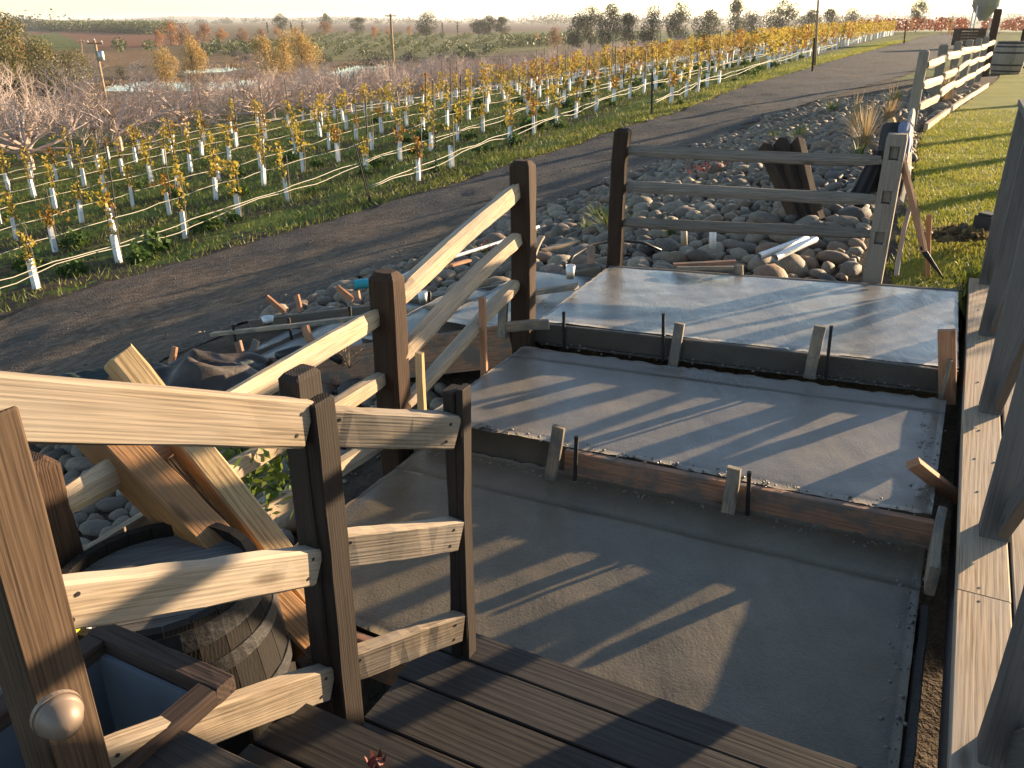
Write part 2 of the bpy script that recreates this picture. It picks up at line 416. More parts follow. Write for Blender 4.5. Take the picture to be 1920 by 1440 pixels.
def px_ground(u, v):               # where a sight line through the photo meets the ground
    r = ray(u, v); ts = np.geomspace(1.2, 4000, 1500)
    S = (SA * r.x + CA * r.y) * ts; Cc = (CA * r.x - SA * r.y) * ts
    d = r.z * ts - ground_z(S, Cc)
    k = np.argmax(d < 0)
    if d[k] >= 0: k = len(ts) - 1
    t0, t1 = ts[max(k - 1, 0)], ts[k]; a, b = d[max(k - 1, 0)], d[k]
    t = t0 + (t1 - t0) * (a / (a - b) if a != b else 0)
    return (SA * r.x + CA * r.y) * t, (CA * r.x - SA * r.y) * t, t

def M_ground():
    m, nt, bs, out = new_mat('field_soil_and_grass')
    tc = nt.nodes.new('ShaderNodeTexCoord'); v = tc.outputs['Object']
    a = nt.nodes.new('ShaderNodeAttribute'); a.attribute_name = 'grassy'
    b_ = nt.nodes.new('ShaderNodeAttribute'); b_.attribute_name = 'dry'
    n1 = noise(nt, v, .55, 5, .65); n2 = noise(nt, v, 5, 5, .7); n3 = noise(nt, v, 38, 3, .7)
    soil = ramp(nt, n2, [(.3, (.045, .032, .022)), (.55, (.09, .064, .044)), (.75, (.15, .11, .075))]).outputs[0]
    grass = ramp(nt, n2, [(.3, (.065, .10, .018)), (.55, (.14, .175, .03)), (.8, (.25, .23, .06))]).outputs[0]
    dry = ramp(nt, n1, [(.3, (.12, .075, .038)), (.5, (.17, .115, .06)), (.7, (.10, .095, .04))]).outputs[0]
    f = mathn(nt, 'ADD', a.outputs['Fac'], mathn(nt, 'MULTIPLY', mathn(nt, 'SUBTRACT', mathn(nt, 'ADD', n1, n2), 1.0), 1.6))
    f = ramp(nt, f, [(.38, (0, 0, 0)), (.62, (1, 1, 1))]).outputs[0]
    col = mixc(nt, f, soil, grass)
    col = mixc(nt, b_.outputs['Fac'], col, dry)
    col = mixc(nt, .5, col, ramp(nt, n3, [(.3, (.5, .5, .5)), (.65, (1.15, 1.15, 1.15))]).outputs[0], 'MULTIPLY')
    nt.links.new(col, bs.inputs['Base Color']); bs.inputs['Roughness'].default_value = .95; bs.inputs['Specular IOR Level'].default_value = .15
    bump(nt, bs, mathn(nt, 'ADD', mathn(nt, 'MULTIPLY', n2, 1.0), mathn(nt, 'MULTIPLY', n3, .5)), .7, .06)
    return m
def cR(s): return np.interp(s, [-20, 0, 5, 11, 17, 23.5, 32, 45, 70, 100, 160], [-6.2, -5.8, -5.6, -5.4, -4.6, -3.7, -2.1, -1.2, -.4, .8, 4])
def cL(s): return np.interp(s, [-20, 0, 8, 12.8, 17.4, 24, 38, 70, 100, 160], [-12.2, -11.6, -11.0, -9.4, -8.3, -6.95, -6.1, -4.9, -4.1, -1])
def lawn_c(s): return np.interp(s, [5, 9, 14, 20, 28, 32, 60], [-.18, -.28, -.42, .12, .75, .9, 2])

GM = M_ground()
def make_ground():
    ang = np.concatenate([np.linspace(-180, -62, 24)[:-1], np.linspace(-62, 62, 420), np.linspace(62, 180, 24)[1:]])
    rr = np.concatenate([[0.3], np.geomspace(1.0, 9000, 250)])
    A, R = np.meshgrid(np.radians(ang), rr)
    X = R * np.sin(A); Y = R * np.cos(A)
    S = SA * X + CA * Y; Cc = CA * X - SA * Y
    Z = ground_z(S, Cc)
    Z = np.where(R < .9, -2.2, Z)
    V = np.stack([X, Y, Z + EYE], -1).reshape(-1, 3)
    na = len(ang); nr = len(rr)
    i, j = np.meshgrid(np.arange(nr - 1), np.arange(na - 1), indexing='ij')
    q = np.stack([i * na + j, i * na + j + 1, (i + 1) * na + j + 1, (i + 1) * na + j], -1).reshape(-1, 4)
    me = mesh('ground', V, q, GM, True)
    Sf, Cf = S.ravel(), Cc.ravel()
    k = (-7.9 - Cf) / 2.15; dr = np.abs(k - np.round(k)) * 2.15
    inv = (Cf < -6) & (Cf > -27)
    gr = np.where(inv, .75 - .55 * np.exp(-(dr / .45) ** 2), .6)
    gr = np.where((Cf > cL(Sf) - .3) & (Cf < cR(Sf) + .2), .05, gr)
    gr = np.where((Cf >= cR(Sf) + .2) & (Sf < 30), .02, gr)
    gr = np.where((Sf < 12) & inv, gr - .25 * (1 - sstep(Sf, 4, 13)), gr)
    dry = sstep(-Cf, 40, 60) * .95
    at_ = me.attributes.new('grassy', 'FLOAT', 'POINT'); at_.data.foreach_set('value', gr.astype(np.float32))
    at_ = me.attributes.new('dry', 'FLOAT', 'POINT'); at_.data.foreach_set('value', dry.astype(np.float32))
    return tag(link('ground', me), kind='structure')
make_ground()

def sheet(name, s0, s1, ns, cl, cr, nc, dz, mat, kind='structure', jit=0.0, pw=1.0):
    ss = np.linspace(0, 1, ns) ** pw * (s1 - s0) + s0
    V = []; 
    for s_ in ss:
        a, b = float(cl(s_)), float(cr(s_))
        a += jit * (vnoise(s_, 0, .35, 5) + .6 * vnoise(s_, 0, .11, 2)); b += jit * (vnoise(s_, 9, .4, 6) + .6 * vnoise(s_, 4, .12, 8))
        cc = np.linspace(a, b, nc); zz = ground_z(np.full(nc, s_), cc)
        for c_, z_ in zip(cc, zz): V.append(SC(s_, c_, z_ + dz))
    i, j = np.meshgrid(np.arange(ns - 1), np.arange(nc - 1), indexing='ij')
    q = np.stack([i * nc + j, i * nc + j + 1, (i + 1) * nc + j + 1, (i + 1) * nc + j], -1).reshape(-1, 4)[:, ::-1]
    return tag(link(name, mesh(name, [tuple(v) for v in V], q, mat, True)), kind=kind)

def M_road():
    m, nt, bs, out = new_mat('crushed_gravel_road')
    tc = nt.nodes.new('ShaderNodeTexCoord'); v = tc.outputs['Object']
    n1 = noise(nt, mapping(nt, v, (1.0, .22, 1), (0, 0, AZ)), .9, 5, .6); n2 = noise(nt, v, 6, 6, .7)
    vo = N(nt, 'ShaderNodeTexVoronoi', Scale=42.0); nt.links.new(v, vo.inputs['Vector'])
    g = ramp(nt, vo.outputs['Color'], [(0, (.026, .024, .023)), (.5, (.06, .054, .05)), (.9, (.14, .125, .112)), (1, (.26, .23, .20))]).outputs[0]
    d = ramp(nt, n2, [(.3, (.055, .039, .028)), (.5, (.125, .088, .061)), (.68, (.25, .18, .12))]).outputs[0]
    sx = N(nt, 'ShaderNodeSeparateXYZ'); nt.links.new(v, sx.inputs[0])
    near = N(nt, 'ShaderNodeMapRange'); near.inputs['From Min'].default_value = 10; near.inputs['From Max'].default_value = 20   # the near end is trodden soil, gravel beyond
    nt.links.new(sx.outputs['Y'], near.inputs['Value'])
    f = mathn(nt, 'ADD', mathn(nt, 'MULTIPLY', n1, 1.5), mathn(nt, 'MULTIPLY', n2, .5))
    f = mathn(nt, 'SUBTRACT', mathn(nt, 'ADD', f, mathn(nt, 'MULTIPLY', near.outputs[0], .35)), .72, True)
    f = ramp(nt, f, [(.2, (0, 0, 0)), (.6, (1, 1, 1))]).outputs[0]
    col = mixc(nt, f, d, g)
    nt.links.new(col, bs.inputs['Base Color']); bs.inputs['Roughness'].default_value = .9; bs.inputs['Specular IOR Level'].default_value = .2
    bump(nt, bs, mathn(nt, 'ADD', mathn(nt, 'MULTIPLY', vo.outputs['Distance'], .7), n2), .8, .03)
    return m
sheet('road', -6, 170, 420, cL, cR, 26, .012, M_road(), jit=.16, pw=1.7)

def M_lawn():
    m, nt, bs, out = new_mat('mown_lawn')
    tc = nt.nodes.new('ShaderNodeTexCoord'); v = tc.outputs['Object']
    n1 = noise(nt, v, 1.2, 5, .6); n2 = noise(nt, v, 45, 5, .7)
    col = ramp(nt, n1, [(.3, (.15, .17, .028)), (.7, (.26, .25, .05))]).outputs[0]
    col = mixc(nt, .6, col, ramp(nt, n2, [(.3, (.35, .4, .3)), (.6, (1.1, 1.1, 1))]).outputs[0], 'MULTIPLY')
    nt.links.new(col, bs.inputs['Base Color']); bs.inputs['Roughness'].default_value = .9; bs.inputs['Specular IOR Level'].default_value = .2
    bump(nt, bs, n2, .9, .03)
    return m
sheet('lawn', 5.60, 60, 160, lawn_c, lambda s: 14, 40, .010, M_lawn(), jit=.03, pw=1.6)

# ponds, fields on the plain
def flat_poly(name, pts, z, mat, kind='structure', label=None, cat=None, sub=10, jit=.0):
    P = [at(u, v, z=z) for (u, v) in pts]
    V = []
    n = len(P)
    for i in range(n):
        a, b = P[i], P[(i + 1) % n]
        d = (b - a); nn = Vector((-d.y, d.x, 0)).normalized() if d.length > 1e-6 else UP
        for k in range(sub):
            f = k / sub
            V.append(a + d * f + nn * (jit * math.sin(f * 9 + i * 2.1) + jit * .5 * math.sin(f * 23 + i)))
    me = mesh(name, [tuple(p) for p in V], [tuple(range(len(V)))], mat)
    return tag(link(name, me), label, cat, kind=kind)
m, nt, bs, out = new_mat('still_pond_water')
bs.inputs['Base Color'].default_value = (.035, .045, .045, 1); bs.inputs['Roughness'].default_value = .06; bs.inputs['Specular IOR Level'].default_value = .9
tcw = nt.nodes.new('ShaderNodeTexCoord'); bump(nt, bs, noise(nt, tcw.outputs['Object'], 1.2, 3), .05, .05)
M_WATER = m
flat_poly('pond', [(196, 160), (235, 152), (300, 149), (345, 152), (400, 151), (470, 148), (540, 143), (610, 133), (655, 122), (720, 121), (735, 127), (700, 140), (600, 155), (430, 168), (300, 172), (200, 171)], P0 + .02, M_WATER, jit=.25)
flat_poly('pond', [(345, 131), (385, 126), (450, 124), (463, 128), (420, 135), (350, 138)], P0 + .02, M_WATER, jit=.2)
def reeds(pts, n, seed, label):
    r = np.random.default_rng(seed); P = [at(u, v, z=P0) for (u, v) in pts]; Q = []
    for k in range(n):
        i = r.integers(0, len(P) - 1); f = r.random(); q = P[i] + (P[i + 1] - P[i]) * f; Q.append((q.x + r.normal(0, .8), q.y + r.normal(0, 1.2), q.z - .05))
    Q = np.array(Q); a = r.uniform(0, 6.28, n); hh = r.uniform(.2, .55, n); dx = np.stack([np.cos(a), np.sin(a), 0 * a], 1) * .09
    V = np.stack([Q - dx, Q + dx, Q + np.stack([r.normal(0, .15, n), r.normal(0, .15, n), hh], 1)], 1).reshape(-1, 3)
    return tag(link('reeds', mesh('reeds', V, np.arange(3 * n).reshape(-1, 3), M_REED)), label, 'reeds', kind='stuff')
M_REED = leafmat('dry_reed', [(.14, .09, .045), (.24, .15, .07), (.30, .20, .10)], .5, .3)
reeds([(196, 160), (235, 152), (300, 149), (345, 152), (400, 151), (470, 148), (540, 143), (610, 133), (655, 122), (720, 121)], 1500, 3, 'brown reeds along the far bank of the near pond')
reeds([(345, 131), (385, 126), (450, 124), (463, 127)], 500, 4, 'brown reeds along the far bank of the upper pond')
def field_mat(name, cols, stripes=None, ang=0, sc=1):
    m, nt, bs, out = new_mat(name)
    tc = nt.nodes.new('ShaderNodeTexCoord'); v = tc.outputs['Object']
    n1 = noise(nt, v, .05 * sc, 8, .7)
    col = ramp(nt, n1, [(.3, cols[0]), (.5, cols[1]), (.7, cols[-1])]).outputs[0]
    if stripes:
        w = N(nt, 'ShaderNodeTexWave', Scale=stripes, Distortion=1.0); nt.links.new(mapping(nt, v, rot=(0, 0, ang)), w.inputs['Vector'])
        col = mixc(nt, .5, col, ramp(nt, w.outputs['Fac'], [(.3, (.55, .55, .5)), (.6, (1, 1, 1))]).outputs[0], 'MULTIPLY')
    nt.links.new(col, bs.inputs['Base Color']); bs.inputs['Roughness'].default_value = .95; bs.inputs['Specular IOR Level'].default_value = .1
    bump(nt, bs, noise(nt, v, 1.0, 6, .7), .8, .3)
    return m
F_GREEN = field_mat('young_green_field', ((.085, .10, .028), (.11, .125, .035), (.13, .125, .045)))
F_RED = field_mat('red_autumn_vineyard_floor', ((.17, .075, .045), (.22, .10, .058), (.20, .12, .07)), .12, rad(60))
F_BROWN = field_mat('bare_brown_field', ((.115, .075, .058), (.14, .095, .072), (.13, .10, .08)))
F_TAN = field_mat('dry_reed_flat', ((.16, .10, .05), (.21, .13, .065), (.19, .14, .07)))
F_OLIVE = field_mat('orchard_floor', ((.15, .15, .06), (.19, .18, .075), (.23, .20, .10)), .06, rad(20))
flat_poly('field', [(55, 90), (60, 66), (105, 61), (150, 80), (148, 92), (110, 96)], P0 + .020, F_GREEN, jit=.2)
flat_poly('field', [(62, 65), (70, 55), (140, 57), (330, 66), (400, 75), (300, 88), (195, 93), (150, 79), (105, 60)], P0 + .030, F_RED, jit=1)
flat_poly('field', [(130, 105), (200, 95), (330, 93), (345, 118), (330, 128), (250, 118), (200, 128), (150, 120)], P0 + .012, F_TAN, jit=1)
flat_poly('field', [(370, 108), (520, 100), (600, 108), (620, 118), (560, 123), (430, 122)], P0 + .012, F_TAN, jit=.6)
flat_poly('field', [(345, 141), (600, 127), (640, 126), (600, 136), (480, 147), (340, 151)], P0 + .016, F_TAN, jit=.3)
flat_poly('field', [(440, 84), (560, 70), (620, 61), (860, 63), (1010, 72), (1060, 86), (900, 108), (600, 112), (470, 103)], P0 + .024, F_OLIVE, jit=2)
flat_poly('field', [(70, 52), (90, 47), (320, 50), (320, 66), (200, 62), (80, 56)], P0 + .024, F_OLIVE, jit=2)
flat_poly('field', [(880, 67), (1010, 58), (1300, 56), (1420, 62), (1300, 78), (1060, 80), (1000, 74)], P0 + .035, F_GREEN, jit=2)
flat_poly('field', [(600, 52), (660, 46), (1150, 44), (1200, 52), (1000, 57), (860, 61), (640, 58)], P0 + .020, F_BROWN, jit=2)

# ------------------------------------------------------------------ concrete slabs
def slab(name, corners, z, thick, mat, label, grooves=(), lump_far=0.0, lump_right=0.0, seed=0, skirt=True, cat='concrete slab', step=.028, spill=0.0):
    """corners (s, c): near-left, near-right, far-right, far-left"""
    NL, NR, FR, FL = [np.array(q, float) for q in corners]
    ls = np.linalg.norm(FL - NL); lc = np.linalg.norm(NR - NL)
    fs = list(np.linspace(0, 1, max(6, int(ls / step)))); fc = np.linspace(0, 1, max(6, int(lc / step)))
    for g in grooves:
        fs = [f for f in fs if abs(f - g) > .012] + [g - .004, g - .0015, g + .0015, g + .004]
    fs = np.array(sorted(fs)); Fs, Fc = np.meshgrid(fs, fc, indexing='ij')
    P = (NL[None, None] * ((1 - Fs) * (1 - Fc))[..., None] + NR * ((1 - Fs) * Fc)[..., None] + FR * (Fs * Fc)[..., None] + FL * (Fs * (1 - Fc))[..., None])
    S, Cc = P[..., 0], P[..., 1]
    Z = np.full(S.shape, z) + .0022 * vnoise(S, Cc, .13, seed) + .0012 * vnoise(S, Cc, .05, seed + 2)
    d_far = (1 - Fs) * ls; d_near = Fs * ls; d_l = Fc * lc; d_r = (1 - Fc) * lc
    r_ = rng.random(S.shape)
    Z += lump_far * np.exp(-(d_far / .035) ** 2) * (.2 + 1.3 * r_)
    Z += lump_right * np.exp(-(d_r / .06) ** 2) * (.3 + r_)
    edge = np.minimum(np.minimum(d_near, d_l), d_r)
    Z -= .006 * np.exp(-(edge / .02) ** 2) * (.3 + 1.2 * r_)
    if spill: Z += spill * np.exp(-(d_near / .05) ** 2) * r_ * (vnoise(S, Cc, .2, 4) > .0)
    for g in grooves: Z -= np.where(np.abs(Fs - g) < .002, .005, 0)
    n, mm = S.shape
    X = SA * S + CA * Cc; Y = CA * S - SA * Cc
    ej = .004 * (rng.random(S.shape) - .5) * (edge < .01); X = X + ej; Y = Y + ej
    V = np.stack([X, Y, Z + EYE], -1).reshape(-1, 3)
    i, j = np.meshgrid(np.arange(n - 1), np.arange(mm - 1), indexing='ij')
    q = np.stack([i * mm + j, i * mm + j + 1, (i + 1) * mm + j + 1, (i + 1) * mm + j], -1).reshape(-1, 4)[:, ::-1]
    ring = [(0, k) for k in range(mm)] + [(k, mm - 1) for k in range(1, n)] + [(n - 1, k) for k in range(mm - 2, -1, -1)] + [(k, 0) for k in range(n - 2, 0, -1)]
    idx = np.array([a * mm + b for a, b in ring]); b0 = len(V)
    low = V[idx].copy(); low[:, 2] = z - thick + EYE
    V = np.concatenate([V, low]); m = len(idx)
    q2 = np.array([(idx[k], idx[(k + 1) % m], b0 + (k + 1) % m, b0 + k) for k in range(m)])[:, ::-1]
    me = mesh(name, V, np.concatenate([q, q2]), mat, True)
    o = link(name, me)
    return tag(o, label, cat, 'freshly poured concrete steps')
Z1, Z2, Z3 = -1.73, -1.615, -1.51
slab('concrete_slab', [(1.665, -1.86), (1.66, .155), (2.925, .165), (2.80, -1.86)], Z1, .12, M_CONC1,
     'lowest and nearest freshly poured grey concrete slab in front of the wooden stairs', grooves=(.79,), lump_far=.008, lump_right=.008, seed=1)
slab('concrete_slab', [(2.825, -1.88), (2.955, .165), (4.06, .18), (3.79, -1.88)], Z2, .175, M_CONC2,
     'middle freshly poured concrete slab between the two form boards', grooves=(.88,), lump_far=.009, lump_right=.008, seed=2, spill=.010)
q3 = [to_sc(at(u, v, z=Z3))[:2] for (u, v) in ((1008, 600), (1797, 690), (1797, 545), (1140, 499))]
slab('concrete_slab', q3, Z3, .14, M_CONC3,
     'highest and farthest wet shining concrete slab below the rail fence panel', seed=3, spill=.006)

# form boards along the slab fronts
fb = timber('form_board', SC(2.846, -1.2, Z2 - .066), SC(2.937, .175, Z2 - .066), .034, .118, M_FORM, segs=10, wob=.002)
tag(fb, 'reddish brown stained form board holding the front of the middle slab', 'form board')
fb = timber('form_board', SC(q3[0][0] - .02, q3[0][1], Z3 - .062), SC(q3[1][0] - .02, q3[1][1], Z3 - .062), .03, .11, M_MORTAR, segs=10, wob=.002)
tag(fb, 'mortar coated dark form board holding the front of the highest slab', 'form board')
fb = timber('form_board', SC(1.638, -1.9, Z1 - .075), SC(1.632, -1.08, Z1 - .075), .034, .14, M_FORM, segs=6)
tag(fb, 'form board at the near edge of the lowest slab beside the stairs', 'form board')
fb = timber('form_board', SC(2.62, .19, Z2 - .05), SC(3.02, .197, Z2 - .04), .032, .11, M_STAKED, segs=5)
tag(fb, 'short side form board at the right end of the middle slab front', 'form board')
fb = timber('form_board', SC(q3[3][0] + .02, q3[3][1], Z3 - .05), SC(q3[2][0] + .02, q3[2][1], Z3 - .05), .03, .10, M_FORMD, segs=10)
tag(fb, 'thin dark form board along the far edge of the highest slab', 'form board')
fb = timber('form_board', SC(1.70, .178, Z1 - .075), SC(2.6, .185, Z1 - .075), .03, .11, M_MORTAR, segs=10, wob=.004)
tag(fb, 'mortar splashed edge board along the right side of the lowest slab', 'form board')

STAKE_G = 'wooden stakes holding the forms'
def stake(u0, v0, u1, v1, mat, label, w=.042, d=.022, s=None, z=None, t=None, pointed=False, name='form_stake', cat='stake', dt=0.0):
    """stake whose foot (u0,v0) stands at level z (or plane s) and whose head is seen at (u1,v1)"""
    p = at(u0, v0, z=z, s=s, t=t); r = ray(u1, v1)
    dep = Vector((p.x, p.y, 0)).length
    k = p.y / r.y + dt; q = r * k; q.z += EYE
    foot = p + (p - q).normalized() * .06
    o = timber(name, foot, q, w, d, mat, up=S_DIR, segs=4, wob=.0012, ch=.002)
    return tag(o, label, cat, STAKE_G)
stake(1033, 890, 1048, 800, M_STAKED, 'mortar splashed stake at the left end of the reddish form board', s=2.765, w=.05)
stake(1364, 958, 1377, 877, M_STAKED, 'pale stake against the middle of the reddish form board', s=2.84, w=.05)
stake(1265, 666, 1275, 606, M_STAKED, 'stake at the front of the highest slab, left of two', s=q3[0][0] + .035, w=.05)
stake(1522, 688, 1538, 611, M_STAKED, 'stake at the middle front of the highest slab beside a steel pin', s=q3[0][0] + .125, w=.055)
stake(1776, 735, 1775, 619, M_STAKER, 'broad brown stake at the right front corner of the highest slab', s=q3[1][0] - .06, w=.075, d=.03)
stake(1765, 745, 1783, 675, M_STAKED, 'thin stake leaning on the broad brown stake at the right', s=q3[1][0] - .11, w=.018, d=.03)
o = stake(1800, 935, 1712, 868, M_STAKER, 'splintered orange broken stake lying slantwise over the right slab edge', z=Z2 - .1, w=.05, d=.03, name='broken_stake', dt=-.15)
stake(794, 795, 787, 661, M_STAKE, 'bright yellow stake beside the lower split rails', t=3.3, w=.03)
stake(908, 712, 904, 558, M_STAKER, 'tall reddish stake at the left edge of the middle slab', z=Z2 - .06, w=.034)
stake(942, 612, 945, 560, M_STAKED, 'grey stake behind the lowest split rail near the tall fence post', t=4.55, w=.05)
stake(1740, 515, 1742, 403, M_STAKER, 'pale stake standing in the shaded lawn beside the mattock', z=Z3 - .02, w=.032)
stake(1387, 512, 1386, 497, M_STAKED, 'short stake at the far edge of the highest slab', z=Z3, w=.05)
def pin(u0, v0, u1, v1, s, label):
    p = at(u0, v0, s=s); r = ray(u1, v1); q = r * (p.y / r.y); q.z += EYE
    b = MB(); d = (p - q).normalized(); b.tube([p + d * .08, q], .0085, 8); b.tube([q + d * .012, q], .0095, 8)
    return tag(b.build('steel_pin', M_STEEL, smooth=False), label, 'steel pin', 'steel pins along the forms')
pin(1079, 868, 1081, 818, 2.77, 'short dark steel pin at the left end of the reddish form board')
pin(1402, 950, 1405, 885, 2.85, 'dark steel pin beside the pale stake on the reddish form board')
pin(1243, 650, 1244, 588, q3[0][0] + .02, 'dark steel pin at the highest slab front beside the left stake')
pin(1551, 682, 1559, 611, q3[0][0] + .13, 'dark steel pin at the highest slab front beside the middle stake')
pin(1057, 632, 1057, 585, q3[0][0] - .02, 'dark steel pin at the left corner of the highest slab front')

# short board nailed across the foot of the tall fence post
o = timber('brace_board', at(950, 613, t=4.3), at(1029, 608, t=4.25), .03, .05, M_STAKED, segs=4); tag(o, 'short grey board nailed across at the foot of the tall fence post', 'board')

# ------------------------------------------------------------------ wooden stairs
st = empty('wooden_stairs', SC(1.0, -.4, -1.9), 'dark weathered wooden stairs with gapped plank treads at the bottom of the view', 'stairs')
CLs, CRs = -1.06, .185
def plank(s0, s1, z, c0=CLs, c1=CRs, mat=M_DECK, par=st):
    sm = (s0 + s1) / 2
    return timber('plank', SC(sm, c0 + random.uniform(-.008, .008), z - .018), SC(sm, c1, z - .018), (s1 - s0) - .005, .036, mat, par, segs=14, wob=.0008, ch=.003)
plank(1.56, 1.67, -1.6); plank(1.421, 1.558, -1.6); plank(1.257, 1.419, -1.6); plank(1.10, 1.255, -1.6, CLs)
plank(.955, 1.10, -1.42, -1.11); plank(.80, .953, -1.42, -1.11)
plank(.655, .80, -1.24, -1.13); plank(.50, .653, -1.24, -1.13)
plank(.34, .50, -1.06, -1.13); plank(.18, .338, -1.06, -1.13)
for (s_, z_, h_) in ((1.655, -1.638, .16), (1.085, -1.458, .14), (.785, -1.278, .14), (.485, -1.098, .14)):
    timber('riser_board', SC(s_ - .02, CLs + .03, z_ - h_ / 2), SC(s_ - .02, CRs - .01, z_ - h_ / 2), .02, h_, M_DECK, st, segs=6)
timber('stringer', SC(.2, CLs + .05, -1.42), SC(1.6, CLs + .05, -2.0), .04, .24, M_DECK, st, segs=6)
m_leaf = plain('red_brown_leaf', (.16, .03, .02), .6, .3)
b = MB(); pl = at(706, 1437, z=-1.42)
for k in range(7):
    a = k * .9; b.add([pl + Vector((0, 0, .02)), pl + Vector((.018 * math.cos(a), .018 * math.sin(a), .012)), pl + Vector((.024 * math.cos(a + .4), .024 * math.sin(a + .4), .028)), pl + Vector((.016 * math.cos(a + .8), .016 * math.sin(a + .8), .008))], [(0, 1, 2, 3)])
tag(b.build('dry_leaf', m_leaf), 'crumpled dark red leaf on a stair tread at the bottom edge', 'leaf')

# ------------------------------------------------------------------ stair railing at the left
def rail_pt(u, v, base):         # point above a post's foot seen at (u, v)
    r = ray(u, v); k = base.y / r.y; return Vector((base.x, base.y, r.z * k + EYE))
B2 = SC(1.585, -.955, -1.6); B1 = SC(1.215, -1.09, -1.6); B0 = SC(.60, -1.155, -1.6)
sr = empty('stair_railing', B1, 'near stair railing of sunlit tan rails and dark posts at the left', 'railing')
post('post', B2 - C_DIR * .012, .79, .034, .052, M_POST, sr, top=.003, face=S_DIR, segs=8)
post('post', B2 + C_DIR * .017, .80, .020, .046, M_POST, sr, top=.003, face=S_DIR, segs=8)
zt1 = rail_pt(575, 705, B1).z - B1.z
post('post', B1 - C_DIR * .016, zt1 + .01, .052, .076, M_POST, sr, top=.010, face=S_DIR, segs=8)
post('post', B1 + C_DIR * .0275, zt1 - .045, .034, .070, M_POST, sr, top=.005, face=S_DIR, segs=8)
post('post', B0 + Vector((0, 0, -.2)), 1.30, .09, .092, M_OLDP, sr, top=.004, face=S_DIR, segs=8)
def srail(bA, uA, vA, bB, uB, vB, ext=0, h=.086, off=.0):
    a = rail_pt(uA, vA, bA); q = rail_pt(uB, vB, bB); d = (q - a).normalized()
    o = timber('rail', a - d * ext + C_DIR * off, q + C_DIR * off, .04, h, M_RAIL, sr, segs=12, wob=.0015, ch=.005)
    L = (q - a).length + ext
    for x in ((.025, L - .03) if not ext else (ext, L - .03)):
        for zz in (-.022, .022):
            link('nail', NAIL, WM[o.name] @ Matrix.Translation((x, -.0212, zz)), o)
    return o
NB = MB(); NB.tube([(0, .004, 0), (0, -.0006, 0)], .0042, 10); NAIL = mesh('nail', NB.V, NB.F, M_STEEL)
S_back = -S_DIR * .05
E1 = B1 - S_DIR * .036; E2 = B2 - S_DIR * .024; F1 = B1 + S_DIR * .036
srail(B0, -20, 752, E1, 575, 791, .5, .098, .012)
srail(B0 + S_DIR * .046, 90, 1134, E1, 603, 1058)
srail(B0 + S_DIR * .046, 170, 1437, E1, 628, 1276)
srail(F1, 618, 799, E2, 876, 807)
srail(F1, 640, 1029, E2, 880, 1000)
srail(F1, 660, 1250, E2, 885, 1172)
# dome lamp fitted to the near post
dm = MB(); n = 28
dm.lathe([(0, .0), (.029, .0), (.029, .010), (.027, .012), (.0262, .014), (.024, .022), (.019, .031), (.011, .037), (.003, .039), (0, .0395)], n)
pd = at(124, 1362, t=1.05)
xa = (C_DIR * .94 - S_DIR * .30).normalized(); ya = UP.cross(xa).normalized(); za = xa.cross(ya)
Md = Matrix((ya, za, xa)).transposed().to_4x4(); Md.translation = pd - xa * .03
o = dm.build('dome_lamp', M_DOME, M=Md, smooth=True); tag(o, 'round bronze dome lamp on the nearest railing post', 'lamp')
b = MB(); b.lathe([(.031, -.004), (.031, .003), (.028, .003)], n); b.build('mounting_ring', M_DOME, o, Md)

# ------------------------------------------------------------------ right deck edge with cross-braced railing
dk = empty('deck', SC(3, .3, -1.9), 'sunlit pine edge boards of the raised deck along the right border', 'deck')
ZC = -1.54
def cplank(s0, s1, c0, c1, mat=M_CAP):
    cm = (c0 + c1) / 2
    return timber('plank', SC(s0, cm, ZC - .019), SC(s1, cm, ZC - .019), c1 - c0, .038, mat, dk, segs=12, wob=.0008, ch=.004)
SCREW = MB(); SCREW.lathe([(0, .0006), (.0042, .0006), (.0048, -.004)], 10); SCREW_ME = mesh('screw', SCREW.V, SCREW.F, M_STEEL)
def screws(pl_, pts):
    for (s_, c_) in pts: link('screw', SCREW_ME, Matrix.Translation(SC(s_, c_, ZC + .0009)), pl_)
pa = cplank(.2, 2.413, .241, .383); pb = cplank(2.418, 6.09, .241, .383)
screws(pa, [(2.38, .30), (1.76, .295), (1.76, .355), (1.31, .30)]); screws(pb, [(2.45, .30), (3.07, .295), (3.34, .285), (3.34, .35), (3.62, .30), (4.18, .295), (4.84, .30), (5.37, .295), (5.95, .30)])
for k in range(6): cplank(.2, 6.07, .392 + k * .15, .392 + k * .15 + .142)
timber('fascia_board', SC(.2, .275, ZC - .17), SC(6.05, .275, ZC - .17), .036, .25, M_GREY, dk, segs=10)
timber('fascia_board', SC(6.055, .26, ZC - .17), SC(6.055, 1.28, ZC - .17), .036, .25, M_GREY, dk, segs=6)
rr_ = empty('deck_railing', SC(3, .31, ZC), 'shade-grey cross-braced deck railing with square posts at the right border', 'railing')
PS = [.74, 1.775, 2.80, 3.865, 4.94, 6.0]; RC = .342
for s_ in PS: post('post', SC(s_, RC, ZC), 1.07, .089, .089, M_GREY, rr_, top=.004, face=S_DIR, segs=6)
timber('top_rail', SC(.4, RC, ZC + 1.09), SC(6.08, RC, ZC + 1.09), .10, .038, M_GREY, rr_, segs=10)
for a, b_ in zip(PS[:-1], PS[1:]):
    timber('brace', SC(b_ - .045, RC + .02, ZC + .06), SC(a + .045, RC + .02, ZC + 1.02), .036, .089, M_GREY, rr_, segs=6)

